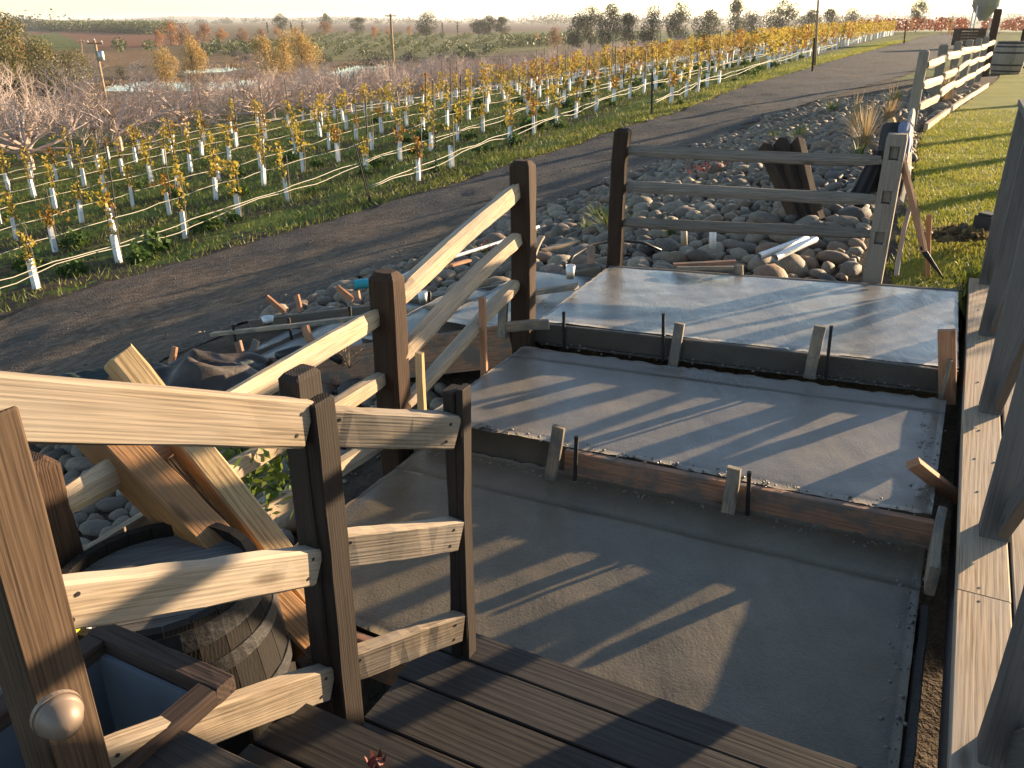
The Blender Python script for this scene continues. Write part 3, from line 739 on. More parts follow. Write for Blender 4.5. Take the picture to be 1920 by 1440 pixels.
# ------------------------------------------------------------------ split rail fence beside the slabs
fbase = at(745, 860, z=-1.86)
FP1 = Vector((fbase.x, fbase.y, 0)); q = at(978, 637, z=-1.6); FP2 = Vector((q.x, q.y, 0)); FP0 = Vector((-1.30, 1.99, 0))
fe = empty('split_rail_fence', Vector((FP1.x, FP1.y, EYE - 1.95)), 'split rail fence of riven rails climbing beside the slabs, nearest of the fences', 'fence')
def fpost(P, ztop, zbot, w, mat, par, top=.03, lean=(0, 0)):
    return post('post', Vector((P.x, P.y, EYE + zbot)), ztop - zbot, w, w * .92, mat, par, top=top, face=S_DIR, segs=10, wob=.004, ch=.014, lean=lean)
def topz(P, v): 
    r = ray(960, v); return r.z * (P.y / r.y)
fpost(FP0, topz(FP0, 858), -2.55, .125, M_SPOST, fe, .03)
fpost(FP1, topz(FP1, 508), -2.1, .125, M_SPOST, fe, .03)
fpost(FP2, topz(FP2, 300), -1.95, .112, M_SPOST, fe, .025)
def rp(P, u, v): r = ray(u, v); k = P.y / r.y; return Vector((r.x * k, P.y, r.z * k + EYE))
def frail(A, uA, vA, B, uB, vB, w, h, par, mat=M_SPLIT, e0=0, e1=0):
    a = rp(A, uA, vA); b_ = rp(B, uB, vB); d = (b_ - a).normalized()
    return split_rail('rail', a - d * e0, b_ + d * e1, w, h, mat, par)
frail(FP1, 745, 566, FP2, 972, 352, .07, .098, fe)
frail(FP1, 748, 668, FP2, 978, 444, .075, .088, fe)
frail(FP1, 752, 758, FP2, 975, 531, .07, .088, fe)
frail(FP0, 92, 948, FP1, 716, 596, .07, .105, fe)
frail(FP0, 120, 1088, FP1, 722, 698, .07, .085, fe)
frail(FP0, 140, 1195, FP1, 735, 808, .07, .085, fe)

# fence panel beyond the highest slab
FA = at(1155, 497, z=-1.52); FB = at(1637, 518, z=-1.52)
fp = empty('slab_end_fence', FA, 'three-rail fence panel behind the highest wet slab', 'fence')
fpost(FA, topz(FA, 240), -1.75, .095, M_SPOST, fp, .02)
def slot_post(P, zt, zb, w, slots, mat, par):
    """post with mortises, each closed inside by an added stub"""
    b = MB(); zs = zb; R = Matrix((C_DIR, S_DIR, UP)).transposed()
    for (a, e) in slots + [(zt - .02, zt - .02)]:
        b.box(Vector((0, 0, (zs + a) / 2 - zb)), (w, w * .9, a - zs), R)
        if e > a:
            for sg in (-1, 1): b.box(R @ Vector((sg * w * .365, 0, 0)) + Vector((0, 0, (a + e) / 2 - zb)), (w * .27, w * .9, e - a - .002), R)
        zs = e
    b.box(Vector((0, 0, zt - .011 - zb)), (w * .93, w * .84, .02), R)
    for (a, e) in slots: b.box(R @ Vector((0, .018, 0)) + Vector((0, 0, (a + e) / 2 - zb)), (w * .40, w * .7, e - a - .012), R)  # recessed stubs added inside so the slots look dark
    # local X along the post so the grain runs up it
    me_V = [(v[2], v[1], -v[0]) for v in b.V]
    Mx = Matrix.Translation((P.x, P.y, EYE + zb)) @ Matrix(((0, 0, -1, 0), (0, 1, 0, 0), (1, 0, 0, 0), (0, 0, 0, 1)))
    return link('post', mesh('post', me_V, b.F, mat), Mx, par)
zb_ = topz(FB, 250)
slot_post(FB, zb_, -1.75, .115, [(-1.30, -1.22), (-1.045, -.965), (-.78, -.70)], M_GPOST, fp)
for (va, vb) in ((283, 297), (352, 370), (413, 442)):
    a = rp(FA, 1172, va); b_ = rp(FB, 1650 - (va - 283) * .16, vb)
    split_rail('rail', a, b_, .05, .075, M_GRAIL, fp, twist=.1)

# far fence along the lawn
ff = empty('rail_fence', SC(21, -.2, -1.5), 'long sunlit rail fence running along the far lawn edge', 'fence')
fps = [(1712, 236, 113), (1752, 207, 99), (1768, 190, 92), (1787, 178, 82), (1805, 165, 72), (1822, 157, 67)]
FPP = []
A_ = SC(*to_sc(at(1708, 238, z=-1.48))); G_ = SC(*to_sc(at(1846, 143, z=-1.5)))
for i in range(6):
    f = i / 6.0
    Pp = A_ + (G_ - A_) * f; s_, c_, _ = to_sc(Pp); Pp.z = gz(s_, c_) + EYE - .1
    FPP.append(Pp); post('post', Pp, 1.22, .14, .13, M_GPOST, ff, top=.03, segs=6, wob=.004, ch=.015)
Pg = G_.copy(); s_, c_, _ = to_sc(Pg); Pg.z = gz(s_, c_) + EYE - .1; FPP.append(Pg)
for i in range(6):
    for h in (.42, .72, 1.02):
        split_rail('rail', FPP[i] + UP * h + C_DIR * .07, FPP[i + 1] + UP * (h + random.uniform(-.04, .04)) + C_DIR * .07, .07, .13, M_CAP, ff)
o = post('gate_post', Pg, 1.9, .20, .2, M_SPOST, top=.03); tag(o, 'tall dark gate post at the near side of the barrel', 'post', 'tall gate posts')
s_, c_ = 32.5, .7
o = post('gate_post', on_ground(s_ + 3, c_ + 1.0, -.1), 2.0, .20, .2, M_SPOST, top=.03); tag(o, 'tall dark gate post behind the far barrel', 'post', 'tall gate posts')
o = post('gate_post', at(1908, 118, z=-1.55), 1.25, .16, .16, M_SPOST, top=.03); tag(o, 'shorter dark post right of the far barrel', 'post', 'tall gate posts')
# low broken rail and bank between the far fence and the panel
o = split_rail('loose_rail', at(1712, 205, z=-1.25), at(1690, 372, t=6.4), .09, .14, M_GPOST); tag(o, 'weathered rail slanting down from the far fence towards the jacket', 'rail')
o = timber('edging_board', SC(14.2, -.42, -1.44), SC(24.5, .45, -1.45), .05, .12, M_CAP, segs=12, wob=.01); tag(o, 'pale edging board between the lawn and the far fence', 'edging board')

# ------------------------------------------------------------------ barrels
def barrel(loc, R, H, label, lying=False, rot=0, mh=M_HEAD, ms=M_BARREL, detail=True):
    root = empty('wine_barrel', loc, label, 'barrel')
    WM[root.name] = Matrix.Translation(loc)
    M0 = Matrix.Translation(loc) @ Matrix.Rotation(rot, 4, 'Z')
    ns = 24
    def rad_at(f): return R * (.80 + .20 * math.sin(math.pi * min(max(f, 0), 1)))
    me = None
    V = []; F = []; K = 26; w = math.pi / ns * .97
    for k in range(K + 1):
        f = k / K; r_ = rad_at(f)
        for (da, dr) in ((-w, 0), (w, 0), (w, -.026), (-w, -.026)):
            V.append((f * H, (r_ + dr) * math.cos(da), (r_ + dr) * math.sin(da)))
    for k in range(K):
        for e in range(4): F.append((k * 4 + e, k * 4 + (e + 1) % 4, k * 4 + 4 + (e + 1) % 4, k * 4 + 4 + e))
    F.append((3, 2, 1, 0)); F.append((K * 4, K * 4 + 1, K * 4 + 2, K * 4 + 3))
    me = mesh('stave', V, F, ms)
    XZ = Matrix(((0, 1, 0, 0), (0, 0, 1, 0), (1, 0, 0, 0), (0, 0, 0, 1)))
    for i in range(ns):
        link('stave', me, M0 @ Matrix.Rotation(2 * math.pi * i / ns, 4, 'Z') @ XZ, root)
    for (f0, f1) in ((.0, .075), (.13, .175), (.30, .35), (.65, .70), (.825, .87), (.925, .985)):
        b = MB(); b.lathe([(rad_at(f0) + .001, f0 * H), (rad_at(f0) + .004, f0 * H), (rad_at(f1) + .004, f1 * H), (rad_at(f1) + .001, f1 * H)], 48)
        b.build('hoop', M_HOOP, root, M0, False)
    rh = rad_at(.96) - .027; zh = H * .955
    for i in range(5):
        y0, y1 = -rh + 2 * rh * i / 5 + .0015, -rh + 2 * rh * (i + 1) / 5 - .0015
        V = []; 
        for zz in (-.02, 0):
            for k in range(7):
                yy = y0 + (y1 - y0) * k / 6; V.append((-math.sqrt(max(rh ** 2 - yy ** 2, 0)), yy, zz))
            for k in range(6, -1, -1):
                yy = y0 + (y1 - y0) * k / 6; V.append((math.sqrt(max(rh ** 2 - yy ** 2, 0)), yy, zz))
        F = [tuple(range(14, 28)), tuple(reversed(range(14)))] + [(k, (k + 1) % 14, 14 + (k + 1) % 14, 14 + k) for k in range(14)]
        link('head_board', mesh('head_board', V, F, mh), M0 @ Matrix.Translation((0, 0, zh)), root)
    return root
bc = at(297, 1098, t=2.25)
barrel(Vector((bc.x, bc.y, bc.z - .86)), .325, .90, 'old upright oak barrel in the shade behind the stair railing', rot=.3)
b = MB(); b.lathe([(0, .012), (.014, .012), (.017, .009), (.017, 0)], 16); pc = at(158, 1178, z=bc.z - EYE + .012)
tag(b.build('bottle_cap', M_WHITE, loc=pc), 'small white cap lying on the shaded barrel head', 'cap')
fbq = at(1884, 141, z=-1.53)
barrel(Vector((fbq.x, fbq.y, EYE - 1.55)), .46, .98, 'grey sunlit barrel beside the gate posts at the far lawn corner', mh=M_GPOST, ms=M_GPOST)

# trough beside the stairs
tr = empty('planter_trough', SC(.9, -1.25, -1.5), 'dark metal lined trough with a brown wooden rim beside the stairs', 'trough')
M_LINER = plain('dull_blue_grey_metal', (.17, .19, .215), .45, .3, 3, metal=.2)
M_RIM = wood('dark_brown_trough_rim', (.07, .046, .035), (.052, .034, .026), (.03, .02, .015), ring=14)
s0, s1, c0, c1, zt = .15, .885, -1.46, -1.135, -1.22
for (a, b_) in (((s0, c0), (s1, c0)), ((s0, c1), (s1, c1))):
    timber('rim_board', SC(a[0], a[1], zt - .02), SC(b_[0], b_[1], zt - .02), .05, .04, M_RIM, tr, segs=5)
for s_ in (s0 + .03, s1 + .026): timber('rim_board', SC(s_, c0 - .025, zt - .0195), SC(s_, c1 + .025, zt - .0195), .05, .04, M_RIM, tr, segs=5)
b = MB(); w = .012
def quadbox(b, s0, s1, c0, c1, z0, z1):
    V = [SC(s, c, z) for z in (z0, z1) for s in (s0, s1) for c in (c0, c1)]
    b.add(V, [(0, 1, 3, 2), (4, 6, 7, 5), (0, 4, 5, 1), (2, 3, 7, 6), (0, 2, 6, 4), (1, 5, 7, 3)])
quadbox(b, s0, s1, c0, c1, zt - .27, zt - .25); quadbox(b, s0, s1, c0 + .001, c0 + w, zt - .25, zt - .035)
quadbox(b, s0, s1, c1 - w, c1 - .001, zt - .25, zt - .035); quadbox(b, s1 - w, s1 - .001, c0 + w, c1 - w, zt - .25, zt - .035)
b.build('liner', M_LINER, tr)
M_YEL = plain('yellow_plastic', (.55, .50, .03), .4, .1)
b = MB(); b.lathe([(.0, 0), (.05, 0), (.06, .02), (.062, .12), (.056, .12), (.05, .02)], 16)
tag(b.build('yellow_cup', M_YEL, loc=at(112, 1215, t=2.05)), 'small yellow plastic cup half hidden behind the nearest railing post', 'cup')

# ------------------------------------------------------------------ salvaged timbers leaning on the fence
def lean(uA, vA, tA, uB, vB, tB, w, h, mat, label, up=UP, name='leaning_timber', **k):
    o = timber(name, at(uA, vA, t=tA), at(uB, vB, t=tB), w, h, mat, up=up, segs=12, wob=.003, ch=.006, **k)
    return tag(o, label, 'timber', 'salvaged timbers leaning on the fence')
lean(222, 668, 2.62, 588, 1130, 2.62,   .085, .10, M_OLDY, 'bright splintered timber leaning over the fence, uppermost of three', up=Vector((.35, -.5, .8)), rough=.02)
lean(170, 735, 2.66, 600, 1215, 2.66, .05, .17, M_OLDD, 'dark timber leaning between two bright ones', up=Vector((-.5, .3, .6)))
lean(125, 752, 2.50, 575, 1210, 2.50, .10, .15, M_OLDT, 'wide orange brown timber with dark edge leaning behind the barrel', up=Vector((.2, -.3, .9)), rough=.02)

# tarp lump
def cloth(name, center, sx, sy, h, mat, label, cat, seed=0, n=46, rot=0, sharp=1.0):
    r = np.random.default_rng(seed); x, y = np.meshgrid(np.linspace(-1, 1, n), np.linspace(-1, 1, n), indexing='ij')
    z = np.zeros_like(x)
    for k in range(14):
        a = r.uniform(0, math.pi); f = r.uniform(1.5, 6); p = r.uniform(0, 6)
        z += (1 - np.abs(np.sin((x * math.cos(a) + y * math.sin(a)) * f + p)) ** sharp) / f
    z = z / z.max() * (1 - .75 * (x ** 2 + y ** 2) / 2)
    jx = .10 * np.sin(y * 5 + seed); jy = .10 * np.sin(x * 6 + seed)
    X = (x + jx) * sx; Y = (y + jy) * sy
    ca, sa = math.cos(rot), math.sin(rot)
    V = np.stack([X * ca - Y * sa, X * sa + Y * ca, z * h], -1).reshape(-1, 3)
    i, j = np.meshgrid(np.arange(n - 1), np.arange(n - 1), indexing='ij')
    q = np.stack([i * n + j, (i + 1) * n + j, (i + 1) * n + j + 1, i * n + j + 1], -1).reshape(-1, 4)
    o = link(name, mesh(name, V, q, mat, True), Matrix.Translation(center))
    return tag(o, label, cat)
M_TARP = plain('camouflage_tarp', (.06, .045, .035), .55, .8, 5, bstr=.3, bscale=40)
M_TARP2 = plain('dark_green_tarp', (.025, .035, .03), .5, .5, 5, bstr=.3, bscale=40)
cloth('tarp', at(325, 728, t=5.3) - UP * .10, .60, .30, .42, M_TARP, 'crumpled brown camouflage tarp heaped by the walkway form board', 'tarp', 3, rot=.2, sharp=.8)
cloth('tarp', at(405, 722, t=5.4) - UP * .08, .34, .22, .30, M_TARP2, 'dark green tarp end tucked beside the brown tarp', 'tarp', 8, rot=.7, sharp=.8)
cloth('tarp', at(165, 735, t=5.1) - UP * .12, .5, .24, .30, M_TARP2, 'black plastic sheet bunched left of the splintered timber', 'tarp', 5, rot=-.2, sharp=.8)

# ------------------------------------------------------------------ side walkway: shallow steps falling towards the road
WN = 5
wz = [Z3 - .06 - .205 * k for k in range(WN)]
wc = [-1.90 - .56 * k for k in range(WN + 1)]
for k in range(WN):
    z_ = wz[k]
    sh = .05 * k
    o = slab('walkway_step', [(3.88 + .02 * k, wc[k + 1]), (3.88 + .02 * k, wc[k] - .004), (5.08 + .02 * k, wc[k] - .004), (5.08 + .02 * k, wc[k + 1])], z_, .16, M_CONC4,
         'wet concrete step of the side walkway, %s' % ('next to the highest slab', 'second down from the highest slab', 'third down from the highest slab', 'fourth down from the highest slab', 'lowest one by the road')[k], seed=10 + k, cat='concrete step', step=.05)
    o['group'] = 'wet steps of the side walkway'
def wline(c): return np.interp(-c, [1.9, 4.7, 5.4], [Z3 - .0, wz[-1] + .03, wz[-1] - .1])
def wboard(s0, s1, c0, c1, w, h, mat, label, dz=0, name='form_board'):
    o = timber(name, SC(s0, c0, wline(c0) - h / 2 + .02 + dz), SC(s1, c1, wline(c1) - h / 2 + .02 + dz), w, h, mat, segs=10, wob=.003)
    return tag(o, label, 'form board')
wboard(3.84, 3.94, -1.95, -4.75, .036, .24, M_FORM, 'long orange brown form board along the near side of the walkway')
wboard(5.115, 5.22, -1.92, -3.7, .036, .20, M_FORMD, 'dark form board along the far side of the walkway, upper piece')
wboard(5.215, 5.28, -3.72, -5.3, .036, .16, M_FORMD, 'dark form board along the far side of the walkway, lower piece')
wboard(4.50, 4.62, -1.86, -3.35, .06, .032, M_STAKED, 'narrow screed board lying along the middle of the walkway, upper piece', .045)
wboard(4.62, 4.78, -3.38, -5.25, .06, .032, M_STAKED, 'narrow screed board lying along the middle of the walkway, lower piece', .045)
for i, (c_, lab) in enumerate([(-2.25, 'first'), (-3.05, 'second'), (-3.75, 'third'), (-4.35, 'fourth'), (-4.95, 'fifth')]):
    b = MB(); z_ = float(wline(c_)); b.tube([SC(4.74, c_, z_ - .2), SC(4.74, c_ - .01, z_ + .13)], .011, 8); b.tube([SC(4.74, c_ - .009, z_ + .10), SC(4.74, c_ - .011, z_ + .135)], .014, 8)
    tag(b.build('steel_pin', M_STEEL), '%s dark steel pin along the walkway screed board counting down from the highest slab' % lab, 'steel pin', 'steel pins along the forms')
def gstake(u0, v0, u1, v1, t, mat, label, w=.05, d=.025, name='form_stake', t1=None):
    o = timber(name, at(u0, v0, t=t), at(u1, v1, t=t1 or t), w, d, mat, up=S_DIR, segs=4, wob=.0015, ch=.002)
    return tag(o, label, 'stake', STAKE_G)
gstake(462, 690, 446, 640, 5.95, M_FORM, 'brown stake against the near walkway form board, upright one', .055)
gstake(456, 700, 481, 638, 5.85, M_GRAIL, 'grey weathered stake leaning on the near walkway form board', .05)
gstake(582, 640, 572, 612, 5.7, M_STAKER, 'short orange stake standing beside the screed board', .06)
gstake(534, 586, 500, 557, 7.5, M_STAKER, 'orange stake tilted over the far walkway form, leftmost', .05)
gstake(563, 585, 556, 553, 7.4, M_STAKER, 'upright orange stake at the far walkway form', .05)
gstake(662, 562, 632, 538, 7.2, M_STAKER, 'orange stake tilted over the far walkway form near the turquoise pipe', .05)
gstake(671, 566, 668, 546, 7.1, M_FORM, 'small brown block stake below the turquoise pipe', .06)
gstake(320, 682, 328, 650, 6.2, M_STAKER, 'splintered stake sticking up behind the tarp', .045)
gstake(1109, 495, 1108, 462, 5.7, M_FORM, 'brown stake beside the corner post of the fence panel', .05)
# little cups left on the steps
def cup(u, v, t, r, h, label):
    b = MB(); b.lathe([(0, .003), (r * .78, .003), (r * .8, 0), (r, h), (r * .92, h), (r * .74, .008), (0, .008)], 18)
    return tag(b.build('white_cup', M_WHITE, loc=at(u, v, t=t), smooth=True), label, 'cup', 'white cups left on the walkway')
cup(793, 568, 5.6, .032, .075, 'white cup standing on the walkway behind the dark fence post')
cup(1069, 522, 5.3, .03, .085, 'white cup by the upper corner of the walkway beside the wet slab')
cup(503, 607, 7.0, .05, .06, 'white cup lying low at the bottom of the walkway')

# ------------------------------------------------------------------ river stones
def stone_mesh(name, seed, sub):
    import bmesh
    bm = bmesh.new(); bmesh.ops.create_icosphere(bm, subdivisions=sub, radius=1)
    r = random.Random(seed); dirs = [(Vector((r.gauss(0, 1), r.gauss(0, 1), r.gauss(0, 1))).normalized(), r.uniform(.62, .92)) for _ in range(8)]
    sx, sy, sz = r.uniform(.95, 1.45), r.uniform(.72, 1.0), r.uniform(.5, .85)
    for v in bm.verts:
        p = v.co.normalized()
        for d, k in dirs:
            e = p.dot(d)
            if e > k: p = p - d * (e - k) * .65
        p = p * (1 + .05 * math.sin(3 * p.x + seed) * math.cos(2.7 * p.y + seed * 2))
        v.co = Vector((p.x * sx, p.y * sy, p.z * sz))
    V = np.array([v.co[:] for v in bm.verts]); F = np.array([[v.index for v in f.verts] for f in bm.faces]); bm.free()
    return V, F
def stone_mat(name, cols, sc=.9):
    m, nt, bs, out = new_mat(name)
    oi = nt.nodes.new('ShaderNodeObjectInfo'); ge = nt.nodes.new('ShaderNodeNewGeometry')
    rn = mathn(nt, 'FRACT', mathn(nt, 'ADD', oi.outputs['Random'], ge.outputs['Random Per Island']))
    base = ramp(nt, rn, [(i / (len(cols) - 1), c) for i, c in enumerate(cols)]).outputs[0]
    v = objcoord(nt)
    n1 = noise(nt, v, 5 * sc, 4, .65); n2 = noise(nt, v, 30 * sc, 3, .6)
    col = mixc(nt, .8, base, ramp(nt, n1, [(.3, (.6, .58, .55)), (.65, (1.12, 1.1, 1.06))]).outputs[0], 'MULTIPLY')
    col = mixc(nt, .4, col, ramp(nt, n2, [(.35, (.6, .6, .6)), (.6, (1, 1, 1))]).outputs[0], 'MULTIPLY')
    nt.links.new(col, bs.inputs['Base Color']); bs.inputs['Roughness'].default_value = .72
    bump(nt, bs, mathn(nt, 'ADD', n1, mathn(nt, 'MULTIPLY', n2, .4)), .35, .02)
    return m
SCOLS = [(.20, .16, .115), (.12, .10, .08), (.30, .24, .165), (.15, .125, .10), (.27, .17, .10), (.20, .175, .14), (.34, .28, .20), (.075, .066, .06), (.28, .20, .125), (.16, .13, .098), (.24, .20, .15)]
M_STONE = stone_mat('river_stone', SCOLS, 1.0); M_STONE_W = stone_mat('river_stone_mass', SCOLS, 6.0)
stones_hi = []
for i in range(9):
    V, F = stone_mesh('stone', i * 3 + 1, 2); stones_hi.append(mesh('stone', V, F, M_STONE, True))
stones_lo = [stone_mesh('stone', i * 5 + 2, 1) for i in range(8)]
def proj(p):
    d = p.y * CP - (p.z - EYE) * SP; u = p.y * SP + (p.z - EYE) * CP
    return 960 + 1580 * p.x / d, 720 - 1580 * u / d, d
def rock_bed(name, inside, box, n, rmin, rmax, seed, soilmat):
    r = random.Random(seed)
    root = empty(name, SC((box[0] + box[1]) / 2, (box[2] + box[3]) / 2, gz((box[0] + box[1]) / 2, (box[2] + box[3]) / 2)))
    root['kind'] = 'structure'; WM[root.name] = Matrix.Translation(root.location)
    cell = .12; grid = {}; pts = []
    tries = 0
    while len(pts) < n and tries < n * 40:
        tries += 1
        s_ = r.uniform(box[0], box[1]); c_ = r.uniform(box[2], box[3])
        if not inside(s_, c_): continue
        q = (1 - len(pts) / n) ** 1.3
        rd = rmin + (rmax - rmin) * q * r.uniform(.4, 1.0)
        ok = True; gx, gy = int(s_ // cell), int(c_ // cell); K = int((rd + rmax) / cell) + 1
        for a in range(gx - K, gx + K + 1):
            for b_ in range(gy - K, gy + K + 1):
                for (s2, c2, r2) in grid.get((a, b_), ()):
                    if (s2 - s_) ** 2 + (c2 - c_) ** 2 < ((rd + r2) * .80) ** 2: ok = False; break
                if not ok: break
            if not ok: break
        if not ok: continue
        grid.setdefault((gx, gy), []).append((s_, c_, rd)); pts.append((s_, c_, rd))
    zs = ground_z(np.array([p[0] for p in pts]), np.array([p[1] for p in pts]))
    items = []
    for (s_, c_, rd), z_ in zip(pts, zs):
        p = SC(s_, c_, z_ + rd * r.uniform(-.02, .36)); u, v, d = proj(p)
        vis = 1 if (-60 < u < 1980 and -40 < v < 1480 and d > .3) else 0
        items.append((vis * rd / max(d, .3), p, rd))
    items.sort(key=lambda q: -q[0])
    VV = []; FF = []; nb = 0
    for i, (k, p, rd) in enumerate(items):
        R = Matrix.Rotation(r.uniform(0, 6.28), 4, 'Z') @ Matrix.Rotation(r.uniform(-.4, .4), 4, 'X') @ Matrix.Rotation(r.uniform(-.4, .4), 4, 'Y')
        if i < 300:
            link('stone', r.choice(stones_hi), Matrix.Translation(p) @ R @ Matrix.Scale(rd, 4), root)
        else:
            V, F = r.choice(stones_lo)
            V2 = (V * rd) @ np.array(R.to_3x3()).T + np.array(p); VV.append(V2); FF.append(F + nb); nb += len(V2)
    if VV:
        o = link('small_stones', mesh('small_stones', np.concatenate(VV), np.concatenate(FF), M_STONE_W, True), None, root); o['kind'] = 'stuff'
    return root
def inA(s, c):
    if not (-1.2 < s < 3.82 and c > -5.3): return False
    if c > -1.93: return False
    if s > 2.2 and c > -2.35 - .15 * math.sin(s * 5): return False       # bare soil strip along the slabs
    if (s - 1.25) ** 2 + (c + 1.8) ** 2 < .33 ** 2: return False
    return True
rock_bed('rock_bed', inA, (-1.2, 3.82, -5.3, -1.93), 1700, .03, .125, 3, None)
def inB(s, c):
    if s < 5.22 + max(0, (c + 1.85)) * .2 or s > 24: return False
    lo = float(cR(s)) + .25 + .25 * math.sin(s * 1.7) + .15 * math.sin(s * 4.1); hi = float(lawn_c(s)) - (.28 if s < 9 else .12)
    if s < 5.9: hi = min(hi, -.5)
    if c < -1.95 and s < 5.32: return False
    return lo < c < hi
rock_bed('rock_bed', inB, (5.2, 24, -6.0, .5), 4600, .035, .155, 9, None)

# loose gravel on the road and at the bed edges, mortar crumbs about the slabs
def crumbs(name, pts, rs, mat, label, cat, parent=None):
    r = random.Random(len(pts)); VV = []; FF = []; nb = 0
    for p, rd in zip(pts, rs):
        V, F = stones_tiny[r.randrange(4)]; a = r.uniform(0, 6.28); ca, sa = math.cos(a), math.sin(a)
        R3 = np.array(((ca, -sa, 0), (sa, ca, 0), (0, 0, 1))); VV.append(V * rd @ R3.T + np.array(p)); FF.append(F + nb); nb += len(V)
    o = link(name, mesh(name, np.concatenate(VV), np.concatenate(FF), mat, True), None, parent); o['kind'] = 'stuff'
    if label: tag(o, label, cat)
    return o
M_GRAV = stone_mat('road_stone', [(.06, .055, .05), (.10, .085, .07), (.04, .038, .036), (.14, .12, .10)], 6.0)
stones_tiny = [stone_mesh('stone', 60 + i, 1) for i in range(4)]
r = np.random.default_rng(77); n = 5200
gs = 3 + 22 * r.random(n) ** 1.4; u_ = r.random(n); gcl, gcr = cL(gs), cR(gs)
band = np.abs(np.sin(u_ * 7.5 + gs * .12)) < .75                      # wheel tracks stay clean
gc = gcl + (gcr - gcl) * u_; gs, gc = gs[band], gc[band]; gzz = ground_z(gs, gc)
crumbs('road_gravel', np.stack([SA * gs + CA * gc, CA * gs - SA * gc, gzz + EYE + .012], 1),   .005 + .014 * r.random(len(gs)) ** 3, M_GRAV, 'loose gravel scattered over the dirt road', 'gravel')
n = 2600; gs = r.uniform(-.5, 9, n); gc = r.uniform(-6.2, -1.95, n); ok = np.array([(inA(a, b) or (2.2 < a < 3.8 and -2.4 < b < -1.95) or a > 5.2) for a, b in zip(gs, gc)]); gs, gc = gs[ok], gc[ok]; gzz = ground_z(gs, gc)
crumbs('bed_gravel', np.stack([SA * gs + CA * gc, CA * gs - SA * gc, gzz + EYE + .008], 1), .008 + .02 * r.random(len(gs)) ** 2, M_STONE_W, 'small gravel and clods between the river stones', 'gravel')
P = []; R_ = []
for (sa_, sb_, z_, nn, sd_) in ((2.77, 2.90, Z1, 170, .022), (q3[0][0] - .05, q3[1][0] - .05, Z2, 150, .022), (2.85, 2.98, Z2, 120, .018)):
    for k in range(nn):
        f = r.random(); c_ = -1.8 + 1.95 * f
        if z_ == -1.6: c_ = -.9 + 1.0 * f
        P.append(SC(sa_ + (sb_ - sa_) * f + r.normal(0, sd_) - (.01 if z_ != -1.6 else 0), c_, z_ + .001)[:]); R_.append(.003 + .008 * r.random() ** 2)
for k in range(260):
    z_ = Z1 if r.random() < .5 else Z2; P.append(SC(r.uniform(1.8, 2.8) if z_ == Z1 else r.uniform(3.0, 3.9), .13 + r.normal(0, .018), z_ + .001)[:]); R_.append(.003 + .008 * r.random() ** 2)
crumbs('mortar_crumbs', P, R_, M_CONC2, 'crumbs of mortar along the form boards and slab edges', 'mortar')

# ------------------------------------------------------------------ loose things on the stones behind the panel
def pipe(name, pts, r, mat, label, cat, n=10, hollow=False):
    b = MB(); b.tube(pts, r, n, cap=not hollow)
    if hollow: b.tube(pts, r * .86, n, cap=False)
    return tag(b.build(name, mat, smooth=True), label, cat)
pipe('plastic_pipe', [at(1422, 481, t=5.95), at(1512, 447, t=6.5)], .024, M_WHITE, 'white plastic pipe lying on the stones, upper left of two', 'pipe', 14, True)
pipe('plastic_pipe', [at(1453, 484, t=5.85), at(1500, 461, t=6.1), at(1528, 449, t=6.3)], .026, M_WHITE, 'white plastic pipe lying on the stones, lower right of two', 'pipe', 14, True)
pipe('standpipe', [at(1336, 465, t=6.3), at(1337, 428, t=6.25)], .026, M_WHITE, 'short white standpipe upright among the stones', 'pipe', 14)
pipe('standpipe', [at(1283, 460, t=6.3), at(1282, 424, t=6.25)], .024, plain('beige_pipe', (.42, .35, .25), .6), 'short beige standpipe upright among the stones', 'pipe', 14)
pipe('turquoise_pipe', [at(664, 534, t=7.3), at(708, 529, t=7.35)], .042, M_TEAL, 'short turquoise pipe at the road edge behind the dark post', 'pipe', 16, True)
pipe('white_pipe', [at(752, 519, t=7.6), at(800, 497, t=8.0), at(935, 455, t=8.8), at(1010, 425, t=9.2)], .018, M_WHITE, 'long thin white pipe along the road edge behind the fence', 'pipe', 8)
pipe('black_hose', [at(1062, 500, t=5.9), at(1075, 480, t=6.0), at(1110, 458, t=6.15), at(1160, 450, t=6.25), at(1205, 455, t=6.3), at(1240, 470, t=6.3)], .011, M_BLACKP, 'black hose arching over the stones behind the corner post', 'hose', 8)
pipe('black_pipe', [at(520, 668, t=5.2), at(560, 655, t=5.3), at(612, 660, t=5.3), at(640, 676, t=5.25)], .03, M_BLACKP, 'black corrugated pipe curving over the stones below the walkway', 'pipe', 10)
for (a, b_, t0, t1, w, mat, lab) in (((1000, 478), (1016, 443), 6.3, 6.4, .05, M_CAP, 'pale board scrap propped at the road end of the stones'),
        ((1018, 470), (1085, 452), 6.4, 6.6, .05, M_RAIL, 'lath lying on the stones left of the corner post'),
        ((1262, 497), (1380, 491), 5.55, 5.5, .05, M_FORM, 'brown board scrap lying behind the wet slab'),
        ((1270, 503), (1376, 502), 5.45, 5.4, .03, M_STAKED, 'thin lath lying beside the brown scrap behind the wet slab'),
        ((845, 498), (880, 488), 7.2, 7.4, .05, M_STAKER, 'orange board scrap on the stones above the walkway')):
    o = timber('board_scrap', at(*a, t=t0), at(*b_, t=t1), w, .022, mat, segs=4); tag(o, lab, 'board', 'board scraps about the works')
